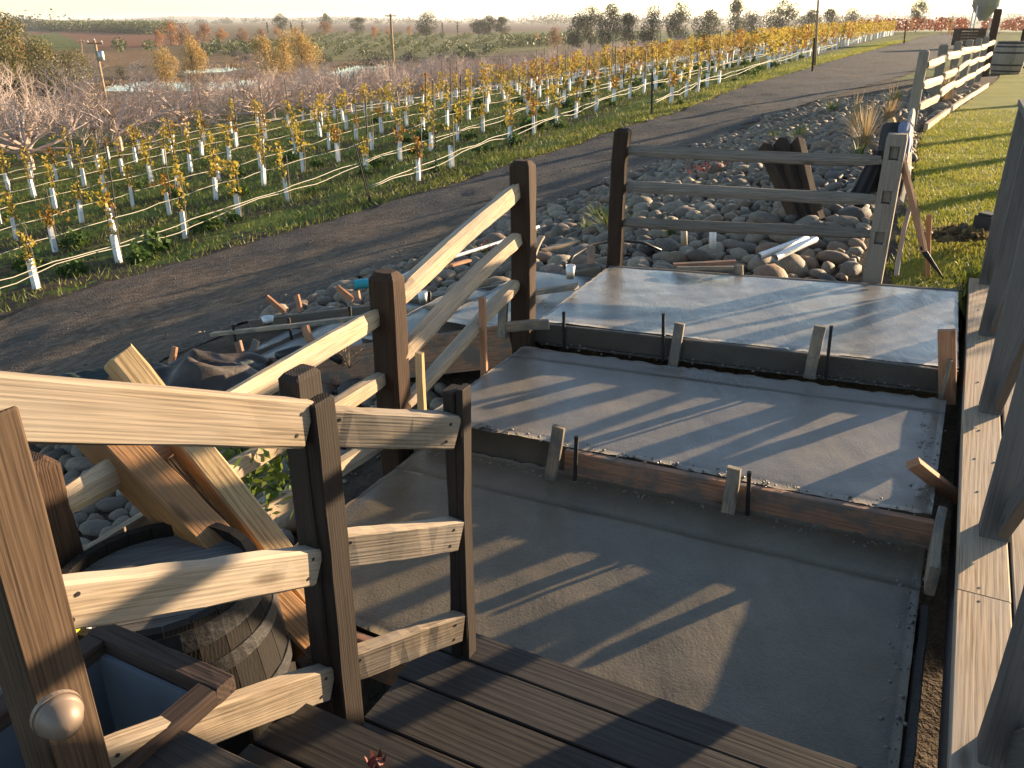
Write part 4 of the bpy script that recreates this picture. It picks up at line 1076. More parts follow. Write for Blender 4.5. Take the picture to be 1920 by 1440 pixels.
# leaning old posts
for i, (ut, vt, ub, lab) in enumerate(((1432, 272, 1508, 'leftmost of three dark posts leaning over the stones'), (1462, 262, 1524, 'middle one of three dark posts leaning over the stones'), (1494, 262, 1543, 'rightmost of three dark posts leaning over the stones'))):
    o = timber('leaning_post', on_ground(*px_ground(ub - 3, 420)[:2], -.05), at(ut, vt, t=px_ground(ub - 3, 420)[2] + .45), .10, .12, M_SPOST, up=Vector((.3, -.8, .3)), top=.03, segs=8, wob=.004, ch=.014)
    tag(o, lab, 'post', 'old dark posts leaning together')
# jacket hung over the grey post
def drape(name, u, v, t, w, h, mat, label, seed, parent=None, bow=.10, lean_=0.0):
    n, m = 22, 26; V = []
    c = at(u, v, t=t)
    for i in range(n):
        for j in range(m):
            f, g = i / (n - 1), j / (m - 1)
            a = (f - .5) * math.pi * 1.15
            wd = w * (.75 + .35 * g + .05 * math.sin(9 * g + seed))
            x = math.sin(a) * wd * .55; y = -math.cos(a) * bow * (1 + .5 * g) + .02 * math.sin(f * 26 + seed + 3 * g) * (g + .2)
            z = -g * h * (1 + .14 * math.sin(f * 7 + seed)) + .04 * math.cos(a) * (1 - g)
            p = C_DIR * (x + lean_ * g) + S_DIR * y + UP * z; V.append(p)
    i, j = np.meshgrid(np.arange(n - 1), np.arange(m - 1), indexing='ij')
    q = np.stack([i * m + j, (i + 1) * m + j, (i + 1) * m + j + 1, i * m + j + 1], -1).reshape(-1, 4)
    o = link(name, mesh(name, [tuple(p) for p in V], q, mat, True), Matrix.Translation(c), parent)
    return o
M_BLACKC = plain('black_cloth', (.022, .022, .026), .8, .3, 8, bstr=.4, bscale=50); M_BLUEC = plain('blue_cloth', (.16, .20, .33), .8, .3, 8, bstr=.3); M_GREYC = plain('grey_lining', (.36, .36, .36), .8, .2)
jk = empty('jacket', at(1680, 300, t=5.35), 'black and blue jacket hung over the grey fence post', 'jacket')
WM[jk.name] = Matrix.Translation(jk.location)
drape('back_panel', 1682, 238, 5.35, .20, .42, M_BLACKC, '', 1, jk, .12)
drape('shoulder', 1697, 238, 5.22, .085, .13, M_BLUEC, '', 2, jk, .08, .01)
drape('sleeve', 1648, 292, 5.3, .11, .28, M_BLACKC, '', 4, jk, .06, -.07)
drape('lining', 1700, 255, 5.2, .05, .28, M_GREYC, '', 6, jk, .04, .01)
# mattock
mk = empty('mattock', at(1740, 500, z=-1.45), 'mattock with a long pale handle leaning on the grey fence post', 'tool')
WM[mk.name] = Matrix.Translation(mk.location)
timber('handle', at(1733, 472, t=5.15), at(1688, 288, t=5.15), .032, .036, M_STAKER, mk, segs=8, wob=.003)
b = MB(); b.tube([at(1727, 462, t=5.15), at(1736, 476, t=5.15), at(1768, 521, t=5.2)], [.012, .018, .006], 6); b.build('blade', M_STEEL, mk)
tag(timber('tool_handle', at(1680, 250, t=5.5), at(1671, 222, t=5.5), .035, .035, M_STAKE, segs=3), 'rounded handle end sticking up behind the jacket', 'tool')
tag(timber('lath', at(1680, 516, z=-1.46), at(1708, 380, t=5.6), .028, .012, M_CAP, segs=6, wob=.003), 'thin pale lath leaning in the grass beside the mattock', 'lath')
r = np.random.default_rng(31); hp = at(1800, 447, z=-1.44); P = np.clip(r.normal(0, 1, (420, 3)), -1.6, 1.6) * np.array([.13, .08, .0]); P[:, 2] = .07 * np.exp(-(P[:, 0] ** 2 + P[:, 1] ** 2) / .02) * r.uniform(.2, 1, 420) + .02
LEAFHEAP = P + np.array(hp)
b = MB(); bx = at(1846, 440, z=-1.44); b.box(bx + Vector((0, 0, .07)), (.13, .13, .14), Matrix.Rotation(AZ, 3, 'Z')); b.box(bx + Vector((0, 0, .15)), (.10, .10, .018), Matrix.Rotation(AZ, 3, 'Z'))
tag(b.build('garden_lamp', M_TPOST), 'small black box lamp on the lawn beside the deck corner', 'lamp')

# ------------------------------------------------------------------ leaf and branch builders
def leaf_quads(P, size, r, flat=.0, aspect=.7, up_bias=0.0):
    """small folded-free leaf faces (pointed quads) at points P"""
    n = len(P); a = r.normal(size=(n, 3)); a[:, 2] += up_bias; a /= np.linalg.norm(a, axis=1)[:, None]
    b = r.normal(size=(n, 3)); b -= a * (a * b).sum(1)[:, None]; b /= np.linalg.norm(b, axis=1)[:, None]
    sz = (size * r.uniform(.6, 1.25, n))[:, None]
    V = np.stack([P - a * sz * .5, P + b * sz * .5 * aspect, P + a * sz * .5, P - b * sz * .5 * aspect], 1).reshape(-1, 3)
    return V, np.arange(4 * n).reshape(-1, 4)
def blades(P, h, w, r, lean=.5):
    n = len(P); a = r.uniform(0, 2 * math.pi, n); hh = h * r.uniform(.5, 1.3, n)
    dx = np.stack([np.cos(a), np.sin(a), np.zeros(n)], 1); ld = r.normal(size=(n, 2)) * lean
    tip = P + np.stack([ld[:, 0] * hh, ld[:, 1] * hh, hh], 1)
    V = np.stack([P - dx * w * .5, P + dx * w * .5, tip], 1).reshape(-1, 3)
    return V, np.arange(3 * n).reshape(-1, 3)
def branch(b, p, d, L, r0, depth, rnd, kids=3, spread=.6, lift=.1, shrink=.68, n=4, tips=None, segs=3, wander=.25):
    pts = [p.copy()]; rs = [r0]; q = p.copy(); dd = d.normalized()
    for i in range(segs):
        dd = (dd + Vector((rnd.gauss(0, wander), rnd.gauss(0, wander), rnd.gauss(0, wander) + lift))).normalized() if i or depth else dd
        q = q + dd * (L / segs); pts.append(q.copy()); rs.append(r0 * (1 - .4 * (i + 1) / segs))
    b.tube(pts, rs, n, cap=False)
    if tips is not None and depth <= 1:
        for t_ in pts[1:]: tips.append(t_.copy())
    if depth > 0:
        for k in range(kids):
            i = rnd.randint(1, segs) if k else segs
            a = rnd.uniform(0, 6.28); ax = dd.orthogonal().normalized(); ax2 = dd.cross(ax)
            nd = (dd + (ax * math.cos(a) + ax2 * math.sin(a)) * spread * rnd.uniform(.6, 1.3)).normalized()
            branch(b, pts[i], nd, L * shrink * rnd.uniform(.8, 1.15), rs[i] * .78, depth - 1, rnd, kids, spread, lift, shrink, max(3, n - 1), tips, segs, wander)

# ------------------------------------------------------------------ young vineyard
M_VLEAF = leafmat('golden_vine_leaf', [(.24, .165, .025), (.40, .28, .04), (.48, .37, .06), (.30, .18, .03)], 9, .45)
M_VLEAFO = leafmat('orange_vine_leaf', [(.20, .10, .02), (.38, .20, .03), (.42, .28, .05)], 9, .4)
M_RVINE = leafmat('red_vine_leaf', [(.12, .035, .022), (.24, .07, .035), (.28, .12, .05)], 2, .3)
M_CANE = plain('brown_cane', (.10, .065, .04), .85, .3)
M_STK = plain('thin_steel_stake', (.10, .085, .07), .6, .3, 30)
def vine_foliage(seed, h0, h1, wid, n, leaf):
    r = np.random.default_rng(seed); P = []
    k = int(n * .6); z = r.uniform(h0, h1, k); P.append(np.stack([r.normal(0, wid * .35, k), r.normal(0, wid * .35, k), z], 1))
    for a in range(r.integers(2, 5)):           # canes that hang or reach out
        ang = r.uniform(0, 6.28); L = r.uniform(.15, .45); m_ = max(4, int(n * .13)); f = r.uniform(0, 1, m_)
        z0 = r.uniform(h0 + .15, h1); dz = r.uniform(-.25, .12)
        P.append(np.stack([np.cos(ang) * L * f + r.normal(0, .03, m_), np.sin(ang) * L * f + r.normal(0, .03, m_), z0 + dz * f ** 2 + r.normal(0, .03, m_)], 1))
    V, F = leaf_quads(np.concatenate(P), leaf, r, aspect=.85)
    return V, F
VF = []
for i in range(9):
    V, F = vine_foliage(i + 40, .42, [.85, 1.0, 1.2][i % 3], [.14, .19, .12][i % 3], [85, 110, 75][i % 3], .075); VF.append(mesh('foliage', V, F, M_VLEAF if i % 6 else M_VLEAFO))
VFD = []
for i in range(5):
    V, F = vine_foliage(i + 70, .45, 1.4, .27, 150, .10); VFD.append(mesh('foliage', V, F, M_VLEAF if i % 4 else M_VLEAFO))
b = MB(); V4 = []
for (r_, z) in ((.048, -.05), (.046, .25), (.044, .48)): 
    for (sx, sy) in ((1, 1), (-1, 1), (-1, -1), (1, -1)): V4.append((sx * r_, sy * r_ * .8, z))
TUBE = mesh('guard_tube', V4, [(k + 4 * j, (k + 1) % 4 + 4 * j, (k + 1) % 4 + 4 * j + 4, k + 4 * j + 4) for j in range(2) for k in range(4)], M_TUBE)
def stick_mesh(name, h, r_, mat, n=5):
    b = MB(); b.tube([(0, 0, -.1), (.008, .004, h * .5), (0, 0, h)], r_, n); return mesh(name, b.V, b.F, mat)
STK = [stick_mesh('stake', h, .011, M_STK) for h in (1.15, 1.35, .95)]
TALL = stick_mesh('stake', 1.75, .017, M_TPOST, 6)
CANE = []
for i in range(3):
    b = MB(); rr = random.Random(i); pts = [Vector((.015, 0, .3))]
    for k in range(5): pts.append(pts[-1] + Vector((rr.uniform(-.05, .05), rr.uniform(-.05, .05), .16)))
    b.tube(pts, [.013, .012, .011, .009, .007, .004], 5); CANE.append(mesh('cane', b.V, b.F, M_CANE))
ROWC = [-7.9 - 2.15 * k for k in range(9)]
ROWS0 = [24.6, 13.9, 5.0, 5.5, 6.0, 7.0, 8.0, 9.0, 10.0]
ORD = ['first', 'second', 'third', 'fourth', 'fifth', 'sixth', 'seventh', 'eighth', 'ninth']
_ct = {}
def cnt(k): _ct[k] = _ct.get(k, 0) + 1; return _ct[k]
def nth(n): return '%d%s' % (n, 'th' if 10 <= n % 100 <= 20 else {1: 'st', 2: 'nd', 3: 'rd'}.get(n % 10, 'th'))
vr = random.Random(5); spots = []
for k, c_ in enumerate(ROWC):
    s_ = ROWS0[k]
    while s_ < 104:
        s_ += 1.42 * vr.uniform(.93, 1.07)
        if k == 0 and 33 < s_ < 39: continue
        if vr.random() < .05: continue
        cc = c_ + vr.uniform(-.05, .05); p = on_ground(s_, cc); u, v, d = proj(p)
        if -40 < u < 1960: spots.append((d, k, s_, cc, p))
spots.sort(key=lambda q: q[0])
far_V = []; far_F = []; nb = 0; ft_V = []; ft_F = []; ntb = 0
for i, (d, k, s_, cc, p) in enumerate(spots):
    dense = s_ > 40 + vr.uniform(-6, 8)
    rot = Matrix.Rotation(vr.uniform(0, 6.28), 4, 'Z') @ Matrix.Rotation(vr.uniform(-.07, .07), 4, 'X')
    sc_ = vr.uniform(.85, 1.15)
    if i < 300:
        rt = empty('grapevine', p, 'golden young vine, %s from the near end of the %s row from the road' % (nth(cnt(k)), ORD[k]), 'grapevine', 'young vines of the %s row' % ORD[k])
        M0 = Matrix.Translation(p) @ rot; WM[rt.name] = Matrix.Translation(p)
        link('guard_tube', TUBE, M0, rt)
        tall = vr.random() < .14
        link('stake', TALL if tall else vr.choice(STK), Matrix.Translation(p + Vector((.05, .03, 0))) @ Matrix.Rotation(vr.uniform(-.05, .05), 4, 'Y'), rt)
        link('cane', vr.choice(CANE), M0, rt)
        if vr.random() > .06: link('foliage', vr.choice(VFD if dense else VF), M0 @ Matrix.Scale(sc_, 4), rt)
    else:
        me = vr.choice(VFD); nv = len(me.vertices)
        co = np.empty(nv * 3, np.float32); me.vertices.foreach_get('co', co); co = co.reshape(-1, 3)
        R3 = np.array(rot.to_3x3()); far_V.append(co @ R3.T * sc_ + np.array(p)); far_F.append(np.arange(nv).reshape(-1, 4) + nb); nb += nv
        tv = np.array(V4); ft_V.append(tv @ R3.T + np.array(p)); ft_F.append(np.array([(a + 4 * j, (a + 1) % 4 + 4 * j, (a + 1) % 4 + 4 * j + 4, a + 4 * j + 4) for j in range(2) for a in range(4)]) + ntb); ntb += 12
fv = link('far_vines', mesh('far_vines', np.concatenate(far_V), np.concatenate(far_F), M_VLEAF)); tag(fv, 'golden mass of far vines at the end of the young vineyard', 'vines', kind='stuff')
fv2 = link('far_vine_guards', mesh('far_vine_guards', np.concatenate(ft_V), np.concatenate(ft_F), M_TUBE)); tag(fv2, 'white trunk guards of the far vines', 'vine guards', kind='stuff')
# drip hoses, one along each row
for k, c_ in enumerate(ROWC):
    pts = []; s_ = ROWS0[k] - (.0 if k > 1 else .4); ph = k * 1.3
    e = 75
    while s_ < e:
        zz = .31 + .012 * math.sin(s_ * 2 * math.pi / 1.42 + ph) + .02 * math.sin(s_ * .7 + ph); pts.append(on_ground(s_, c_ + .05 + .02 * math.sin(s_ * 1.9), zz)); s_ += .35 if s_ < 30 else 1.0
    b = MB(); b.tube(pts, .0075, 5)
    o = b.build('drip_hose', M_HOSE, smooth=True); tag(o, 'pale drip hose strung along the %s vine row from the road' % ORD[k], 'hose', 'drip hoses along the vine rows')
    if k < 3:
        b = MB(); b.tube([q + Vector((.03, .0, -.07 + .05 * math.sin(i * .55 + k))) for i, q in enumerate(pts[:80])], .0075, 5)
        tag(b.build('drip_hose', M_HOSE, smooth=True), 'second sagging drip hose below the first on the %s vine row from the road' % ORD[k], 'hose', 'drip hoses along the vine rows')
# T posts at the row ends
def tpost(u0, v0, u1, v1, label, w=.032):
    s_, c_, t = px_ground(u0, v0); p = on_ground(s_, c_, -.1); r = ray(u1, v1); kk = p.y / r.y
    q = Vector((r.x * kk, p.y, r.z * kk + EYE))
    b = MB(); M, L = frame(p, q); b.box((L / 2, 0, 0), (L, .006, w)); b.box((L / 2, .02, 0), (L, .036, .006))
    o = b.build('t_post', M_TPOST, M=M); b = MB()
    for i in range(int(L / .085)): b.box((.12 + i * .085, -.004, 0), (.022, .006, .014))
    b.build('studs', M_WHITE, o, M)
    return tag(o, label, 'post', 'dark T posts at the vine row ends')
tpost(697, 383, 667, 272, 'dark studded T post tilted at the near end of the second vine row', .05)
tpost(1222, 216, 1223, 135, 'dark studded T post upright where the first vine row begins', .05)
tpost(1523, 134, 1527, 70, 'dark studded post at the gap in the first vine row', .07)
tpost(1695, 82, 1699, 40, 'dark post at the far roadside end of the vines', .10)
tpost(1785, 66, 1787, 30, 'thin dark post before the wooden bin at the far field', .07)
tpost(818, 335, 816, 258, 'dark stake standing between vines of the second row', .03)

V, F = leaf_quads(LEAFHEAP, .07, rng); tag(link('leaf_heap', mesh('leaf_heap', V, F, leafmat('dead_leaves', [(.06, .045, .03), (.16, .12, .06), (.25, .2, .1)], 12))), 'small heap of dead leaves on the lawn by the deck', 'leaf heap')
# ------------------------------------------------------------------ weeds and grass
M_WEED = leafmat('green_weed', [(.03, .07, .012), (.06, .115, .02), (.11, .15, .03)], 12, .35)
M_GRASSB = leafmat('field_grass', [(.068, .105, .018), (.14, .175, .03), (.27, .25, .06)], 1.3, .3)
M_LAWNB = leafmat('lawn_grass', [(.16, .19, .025), (.29, .29, .04), (.40, .35, .07)], 1.5, .4)
M_DRYG = leafmat('dry_straw', [(.30, .21, .10), (.42, .31, .16), (.50, .38, .20)], 6, .3)
M_YUC = leafmat('yucca_blade', [(.07, .10, .03), (.17, .20, .06), (.30, .29, .11)], 3, .2)
WEED = []
for i in range(5):
    r = np.random.default_rng(i + 5); n = 240
    P = np.clip(r.normal(size=(n, 3)), -1.5, 1.5) * np.array([.115, .115, .0]); P[:, 2] = np.abs(r.normal(0, .12, n)) * np.exp(-(P[:, 0] ** 2 + P[:, 1] ** 2) / .09) + .01
    V, F = leaf_quads(P, .10, r, up_bias=.4); WEED.append(mesh('weed', V, F, M_WEED))
wr = random.Random(8); wn_ = 0
wpos = []
for k, c_ in enumerate(ROWC[:6]):
    s_ = ROWS0[k]
    while s_ < 46: s_ += wr.uniform(.7, 2.6) if k < 3 else wr.uniform(2, 5); wpos.append((s_, c_ + wr.uniform(-.45, .45), k, wr.uniform(.5, 1.15)))
for (u, v, z_) in ((390, 430, 1.3), (290, 470, 1.25), (60, 505, 1.2), (795, 262, 1.2), (1330, 150, 1.2), (1000, 245, 1.6)):
    s_, c_, t = px_ground(u, v); wpos.append((s_, c_, 1, z_))
for (s_, c_, k, z_) in wpos:
    p = on_ground(s_, c_); u, v, d = proj(p)
    if not (-30 < u < 1950): continue
    o = link('weed', wr.choice(WEED), Matrix.Translation(p) @ Matrix.Rotation(wr.uniform(0, 6.3), 4, 'Z') @ Matrix.Scale(z_, 4))
    tag(o, 'low green weed clump, %s along the foot of the %s vine row from the road' % (nth(cnt('w%d' % k)), ORD[k]), 'weed', 'weed clumps of the %s vine row' % ORD[k])
def scatter(n, box, keep, seed):
    r = np.random.default_rng(seed); s_ = r.uniform(box[0], box[1], n); c_ = r.uniform(box[2], box[3], n)
    m_ = keep(s_, c_, r); s_, c_ = s_[m_], c_[m_]; z_ = ground_z(s_, c_)
    return np.stack([SA * s_ + CA * c_, CA * s_ - SA * c_, z_ + EYE], 1), r
def kv(s, c, r):
    k = (-7.9 - c) / 2.15; dr = np.abs(k - np.round(k)) * 2.15
    dens = .35 + .65 * np.exp(-(dr / .6) ** 2); dens *= .25 + .75 * (vnoise(s, c, 1.1, 7) * .5 + .5)
    dens = np.where(c > cL(s) - .05, 0, dens); dens *= np.clip(1.3 - s / 45, .1, 1); dens = dens * (.35 + .65 * sstep(s, 7, 14))
    return r.random(s.shape) < dens
P, r = scatter(330000, (3, 48, -25, -5.5), kv, 21)
V, F = blades(P, .10, .022, r, .5)
tag(link('field_grass', mesh('field_grass', V, F, M_GRASSB)), 'patchy green grass growing between the vine rows', 'grass', kind='stuff')
def ke(s, c, r):
    d = cL(s) - .05 + .12 * vnoise(s, 0, .4, 3) - c; return (d > 0) & (d < 1.6) & (r.random(s.shape) < np.exp(-d / .8) * (.35 + .65 * (vnoise(s, c, .8, 2) > -.3)) * np.clip(1.4 - s / 90, .2, 1) * (.12 + .88 * sstep(s, 11, 20)))
P, r = scatter(260000, (8, 80, -12.5, -4.5), ke, 22)
V, F = blades(P, .065, .024, r, .7)
tag(link('verge_grass', mesh('verge_grass', V, F, M_LAWNB)), 'sunlit yellow green grass verge between the road and the vines', 'grass', kind='stuff')
def kl(s, c, r): return ((s > 6.1) | (c < .22)) & (c > lawn_c(s) - .03 + .05 * vnoise(s, c, .2, 2)) & (r.random(s.shape) < np.clip(1.25 - s / 16, 0, 1) * (.55 + .45 * (vnoise(s, c, .5, 4) > -.35))) & (c < .3 + s * .33)
P, r = scatter(300000, (5.62, 18, -.6, 5.5), kl, 23)
V, F = blades(P, .04, .011, r, .5)
tag(link('lawn_grass', mesh('lawn_grass', V, F, M_LAWNB)), 'short mown grass blades of the lawn', 'grass', kind='stuff')

# yuccas, ornamental grasses and shrubs among the stones
def spiky(name, n, L, w, mat, seed, droop=.3, up=.6):
    r = random.Random(seed); V = []; F = []
    for i in range(n):
        a = r.uniform(0, 6.28); e = r.uniform(.25, 1.25) * up + .25; l = L * r.uniform(.7, 1.1)
        d = Vector((math.cos(a) * math.cos(e), math.sin(a) * math.cos(e), math.sin(e))); sd = Vector((-math.sin(a), math.cos(a), 0))
        p = Vector((0, 0, 0)); b0 = len(V)
        for k in range(4):
            f = k / 3; q = d * l * f + Vector((0, 0, -droop * l * f * f * math.cos(e))); ww = w * (1 - f) ** .7 + .0008
            V += [tuple(q - sd * ww), tuple(q + sd * ww)]
        for k in range(3): F.append((b0 + 2 * k, b0 + 2 * k + 1, b0 + 2 * k + 3, b0 + 2 * k + 2))
    return mesh(name, V, F, mat)
YU = [spiky('blades', 60, .36, .009, M_YUC, i) for i in range(3)]
OG = [spiky('blades', 170, .42, .0028, M_DRYG, i + 9, .7, 1.0) for i in range(3)]
LG = [spiky('blades', 110, .2, .005, M_YUC, i + 19, .5, .9) for i in range(2)]
def plant(name, u, v, me, sc_, label, cat, grp=None):
    s_, c_, t = px_ground(u, v); o = link(name, me, Matrix.Translation(on_ground(s_, c_, .03)) @ Matrix.Rotation(u, 4, 'Z') @ Matrix.Scale(sc_, 4))
    return tag(o, label, cat, grp)
plant('yucca_plant', 1140, 440, YU[0], 1.15, 'spiky yucca left of the corner post of the fence panel', 'plant')
plant('yucca_plant', 1120, 415, YU[2], .8, 'small darker yucca up left behind the corner post', 'plant')
plant('yucca_plant', 1495, 265, YU[1], 1.15, 'pale spiky yucca just behind the leaning dark posts', 'plant')
plant('yucca_plant', 1450, 262, YU[0], .9, 'dull yucca left of the leaning dark posts', 'plant')
plant('yucca_plant', 1560, 215, YU[2], 1.3, 'yucca by the road edge beyond the leaning posts', 'plant')
plant('yucca_plant', 1675, 195, YU[1], 1.3, 'farthest yucca near the far fence', 'plant')
plant('ornamental_grass', 1600, 250, OG[0], 1.5, 'upright tuft of dry straw grass behind the fence panel', 'grass tuft')
plant('ornamental_grass', 1618, 285, OG[1], 1.6, 'wide drooping tuft of dry straw grass left of the jacket', 'grass tuft')
plant('ornamental_grass', 1665, 235, OG[2], 1.5, 'dry straw grass behind the jacket', 'grass tuft')
plant('ornamental_grass', 1765, 195, OG[1], 1.9, 'golden dry grass growing through the far fence', 'grass tuft')
plant('ornamental_grass', 1610, 315, LG[0], 1.6, 'dark green tuft under the top rail left of the jacket', 'grass tuft')
plant('ornamental_grass', 1258, 450, LG[1], 1.1, 'small yellow green tuft below the lowest panel rail', 'grass tuft')
plant('ornamental_grass', 1340, 375, LG[0], .9, 'small green tuft under the middle panel rail', 'grass tuft')
plant('ornamental_grass', 1100, 440, LG[1], .9, 'little tuft at the stone edge near the road', 'grass tuft')
plant('ornamental_grass', 1915, 118, OG[0], 2.3, 'golden dry grass right of the far barrel', 'grass tuft')
plant('red_flower_plant', 905, 485, spiky('blades', 40, .2, .006, M_YUC, 77), 1.2, 'small plant with red flowers behind the middle split rail', 'plant')
r = np.random.default_rng(4); s_, c_, t = px_ground(905, 482); p = on_ground(s_, c_, .05)
V, F = leaf_quads(r.normal(0, .05, (60, 3)) + np.array(p) + np.array([0, 0, .03]), .03, r)
tag(link('red_flowers', mesh('red_flowers', V, F, plain('red_petal', (.45, .02, .03), .6))), 'cluster of red flowers on the small plant behind the split rail', 'flowers')
r = np.random.default_rng(14); s_, c_, t = px_ground(1325, 330); p = on_ground(s_, c_, .08)
V, F = leaf_quads(r.normal(0, 1, (150, 3)) * np.array([.16, .12, .06]) + np.array(p), .045, r)
tag(link('red_shrub', mesh('red_shrub', V, F, leafmat('dark_red_leaf', [(.10, .015, .02), (.22, .03, .03), (.20, .10, .04)], 9))), 'low dark red shrub on the stones behind the fence panel', 'shrub')
r = np.random.default_rng(15); p = at(470, 880, t=3.15)
V, F = leaf_quads(r.normal(0, 1, (420, 3)) * np.array([.10, .10, .085]) + np.array(p), .055, r, aspect=.4, up_bias=.5)
tag(link('green_shrub', mesh('green_shrub', V, F, leafmat('bright_shrub_leaf', [(.05, .09, .015), (.12, .18, .03), (.25, .28, .06)], 9))), 'small bright green shrub between the split rails', 'shrub')
def twigs(u, v, t, n, L, label, seed):
    b = MB(); rr = random.Random(seed); p = at(u, v, t=t)
    for i in range(n): branch(b, p.copy(), Vector((rr.gauss(0, .5), rr.gauss(0, .5), 1)), L * rr.uniform(.6, 1), .004, 2, rr, 2, .6, .05, .6, 3)
    return tag(b.build('bare_twigs', M_DRYTW), label, 'twigs')
M_DRYTW = plain('dry_twig', (.30, .22, .14), .9, .3)
twigs(395, 850, 3.2, 6, .14, 'dry twigs beside the small green shrub', 2)
twigs(655, 690, 4.4, 7, .17, 'bare twiggy plant left of the dark fence post', 3)

# ------------------------------------------------------------------ fig orchard, bare
M_FIG = plain('pale_fig_bark', (.50, .39, .33), .85, .25, 3); M_FIG2 = plain('brown_fig_twig', (.42, .31, .25), .9, .3, 3)
FIGS = []
for i in range(5):
    rr = random.Random(100 + i); b = MB(); tw = MB()
    b.tube([(0, 0, -.1), (.02, .01, .25), (0, 0, .5)], [.12, .10, .10], 7, False)
    for k in range(12):
        a = 2 * math.pi * (k + rr.uniform(-.3, .3)) / 6; el = rr.uniform(.0, .55) if k < 7 else rr.uniform(.6, 1.3)
        branch(b, Vector((0, 0, .42 + .02 * k)), Vector((math.cos(a) * math.cos(el), math.sin(a) * math.cos(el), math.sin(el))), 1.0, .046, 4, rr, 3, .62, .10, .70, 4, None, 3, .22)
    FIGS.append(mesh('branches', b.V, b.F, M_FIG if i % 2 == 0 else M_FIG2))
fr = random.Random(4); figs = []
for ci, c_ in enumerate(np.arange(-26.9, -46, -3.9)):
    s_ = .7 + (ci % 2) * 2
    while s_ < (95 if ci < 3 else 75):
        s_ += fr.uniform(3.3, 3.7)
        figs.append((s_, c_ + fr.uniform(-.6, .6), ci))
ORDF = ['front', 'second', 'third', 'fourth', 'fifth', 'sixth', 'seventh', 'eighth']
for (s_, c_, ci) in figs:
    p = on_ground(s_, c_); u, v, d = proj(p)
    if not (-160 < u < 1500): continue
    k = fr.uniform(.88, 1.12) * float(np.interp(s_, [20, 30, 45, 70], [1.15, .95, .82, .78])) * (1.05 if s_ > 40 else (1.05, .95, .82, .7, .6, .55)[min(ci, 5)])
    me = FIGS[fr.choice([0, 2, 4])] if ci < 2 else fr.choice(FIGS)
    o = link('fig_tree', me, Matrix.Translation(p) @ Matrix.Rotation(fr.uniform(0, 6.3), 4, 'Z') @ Matrix.Diagonal((k * 1.15, k * 1.15, k * .95, 1)))
    tag(o, 'bare pale-branched fruit tree, %s from the left in the %s orchard row beyond the vines' % (nth(cnt('f%d' % ci)), ORDF[min(ci, 7)]), 'tree', 'bare trees of the %s orchard row' % ORDF[min(ci, 7)])

# ------------------------------------------------------------------ leafy trees
M_BARK = plain('tree_bark', (.13, .10, .075), .9, .3, 4)
def leafy(seed, H, W, n, leaf, mat, trunk=.25, lobes=9, narrow=False, weep=0.0, branchy=True):
    rr = random.Random(seed); r = np.random.default_rng(seed); b = MB(); tips = []
    b.tube([(0, 0, -.3), (rr.uniform(-.02, .02) * H, 0, H * trunk), (rr.uniform(-.04, .04) * H, rr.uniform(-.04, .04) * H, H * .62)], [H * .026, H * .02, H * .008], 6, False)
    cen = []
    for k in range(lobes):
        a = rr.uniform(0, 6.28); f = rr.uniform(0, 1); z = H * (trunk + (1 - trunk) * (.12 + .78 * f))
        wr_ = W * .5 * math.sin(math.pi * (.18 + .74 * f)) * rr.uniform(.3, .85) * (.45 if narrow else 1)
        q = Vector((math.cos(a) * wr_, math.sin(a) * wr_, z)); cen.append((q, W * rr.uniform(.17, .28)))
        if branchy: b.tube([(0, 0, max(H * trunk * .7, z * .55)), q * .6 + Vector((0, 0, z * .35)), q], [H * .010, H * .006, H * .002], 4, False)
    P = []
    for q, rd in cen:
        m_ = n // lobes; d = r.normal(size=(m_, 3)); d /= np.linalg.norm(d, axis=1)[:, None]; d *= (rd * r.uniform(.25, 1.0, m_) ** .5)[:, None]
        d[:, 2] *= .85; d[:, 2] -= weep * np.abs(r.normal(0, rd, m_)); P.append(d + np.array(q))
    V, F = leaf_quads(np.concatenate(P), leaf, r, aspect=.7)
    return mesh('trunk', b.V, b.F, M_BARK), mesh('crown', V, F, mat)
L_EUC = leafmat('grey_green_eucalyptus', [(.05, .058, .034), (.085, .092, .052), (.14, .135, .078)], .9, .25)
L_OLIVE = leafmat('olive_green_foliage', [(.11, .105, .04), (.19, .165, .06), (.27, .22, .09)], 1.1, .3)
L_GOLD = leafmat('golden_willow', [(.30, .19, .06), (.46, .31, .10), (.55, .40, .15)], 1.0, .35)
L_PINK = leafmat('russet_bush', [(.22, .115, .065), (.30, .17, .10), (.36, .22, .13)], 1.0, .3)
L_ORG = leafmat('orange_bush', [(.32, .14, .05), (.42, .21, .08), (.46, .27, .12)], 1.0, .3)
L_DARK = leafmat('dark_bush', [(.018, .02, .012), (.03, .033, .018), (.05, .05, .025)], 1.0, .2)
L_ORCH = leafmat('orchard_tree_leaf', [(.07, .085, .035), (.115, .13, .052), (.17, .175, .07)], .8, .25)
KIND = {}
def kind(key, *a, nvar=2, **k): KIND[key] = [leafy(hash_(key) + i * 17, *a, **k) for i in range(nvar)]
def hash_(s): return sum(ord(ch) * (i + 3) for i, ch in enumerate(s)) % 9973
kind('euc', 10, 9, 4200, .36, L_EUC, nvar=4, trunk=.16, lobes=17)
kind('willow', 10, 9, 4200, .36, L_GOLD, nvar=3, trunk=.05, lobes=18, weep=.7)
kind('olive', 10, 9.5, 5000, .32, L_OLIVE, nvar=3, trunk=.08, lobes=20)
kind('lawn', 10, 4.5, 1600, .30, L_EUC, nvar=2, trunk=.55, lobes=9)
kind('pink', 10, 11, 1800, .55, L_PINK, nvar=3, trunk=.05, lobes=12)
kind('orange', 10, 10, 1800, .5, L_ORG, nvar=2, trunk=.05, lobes=12)
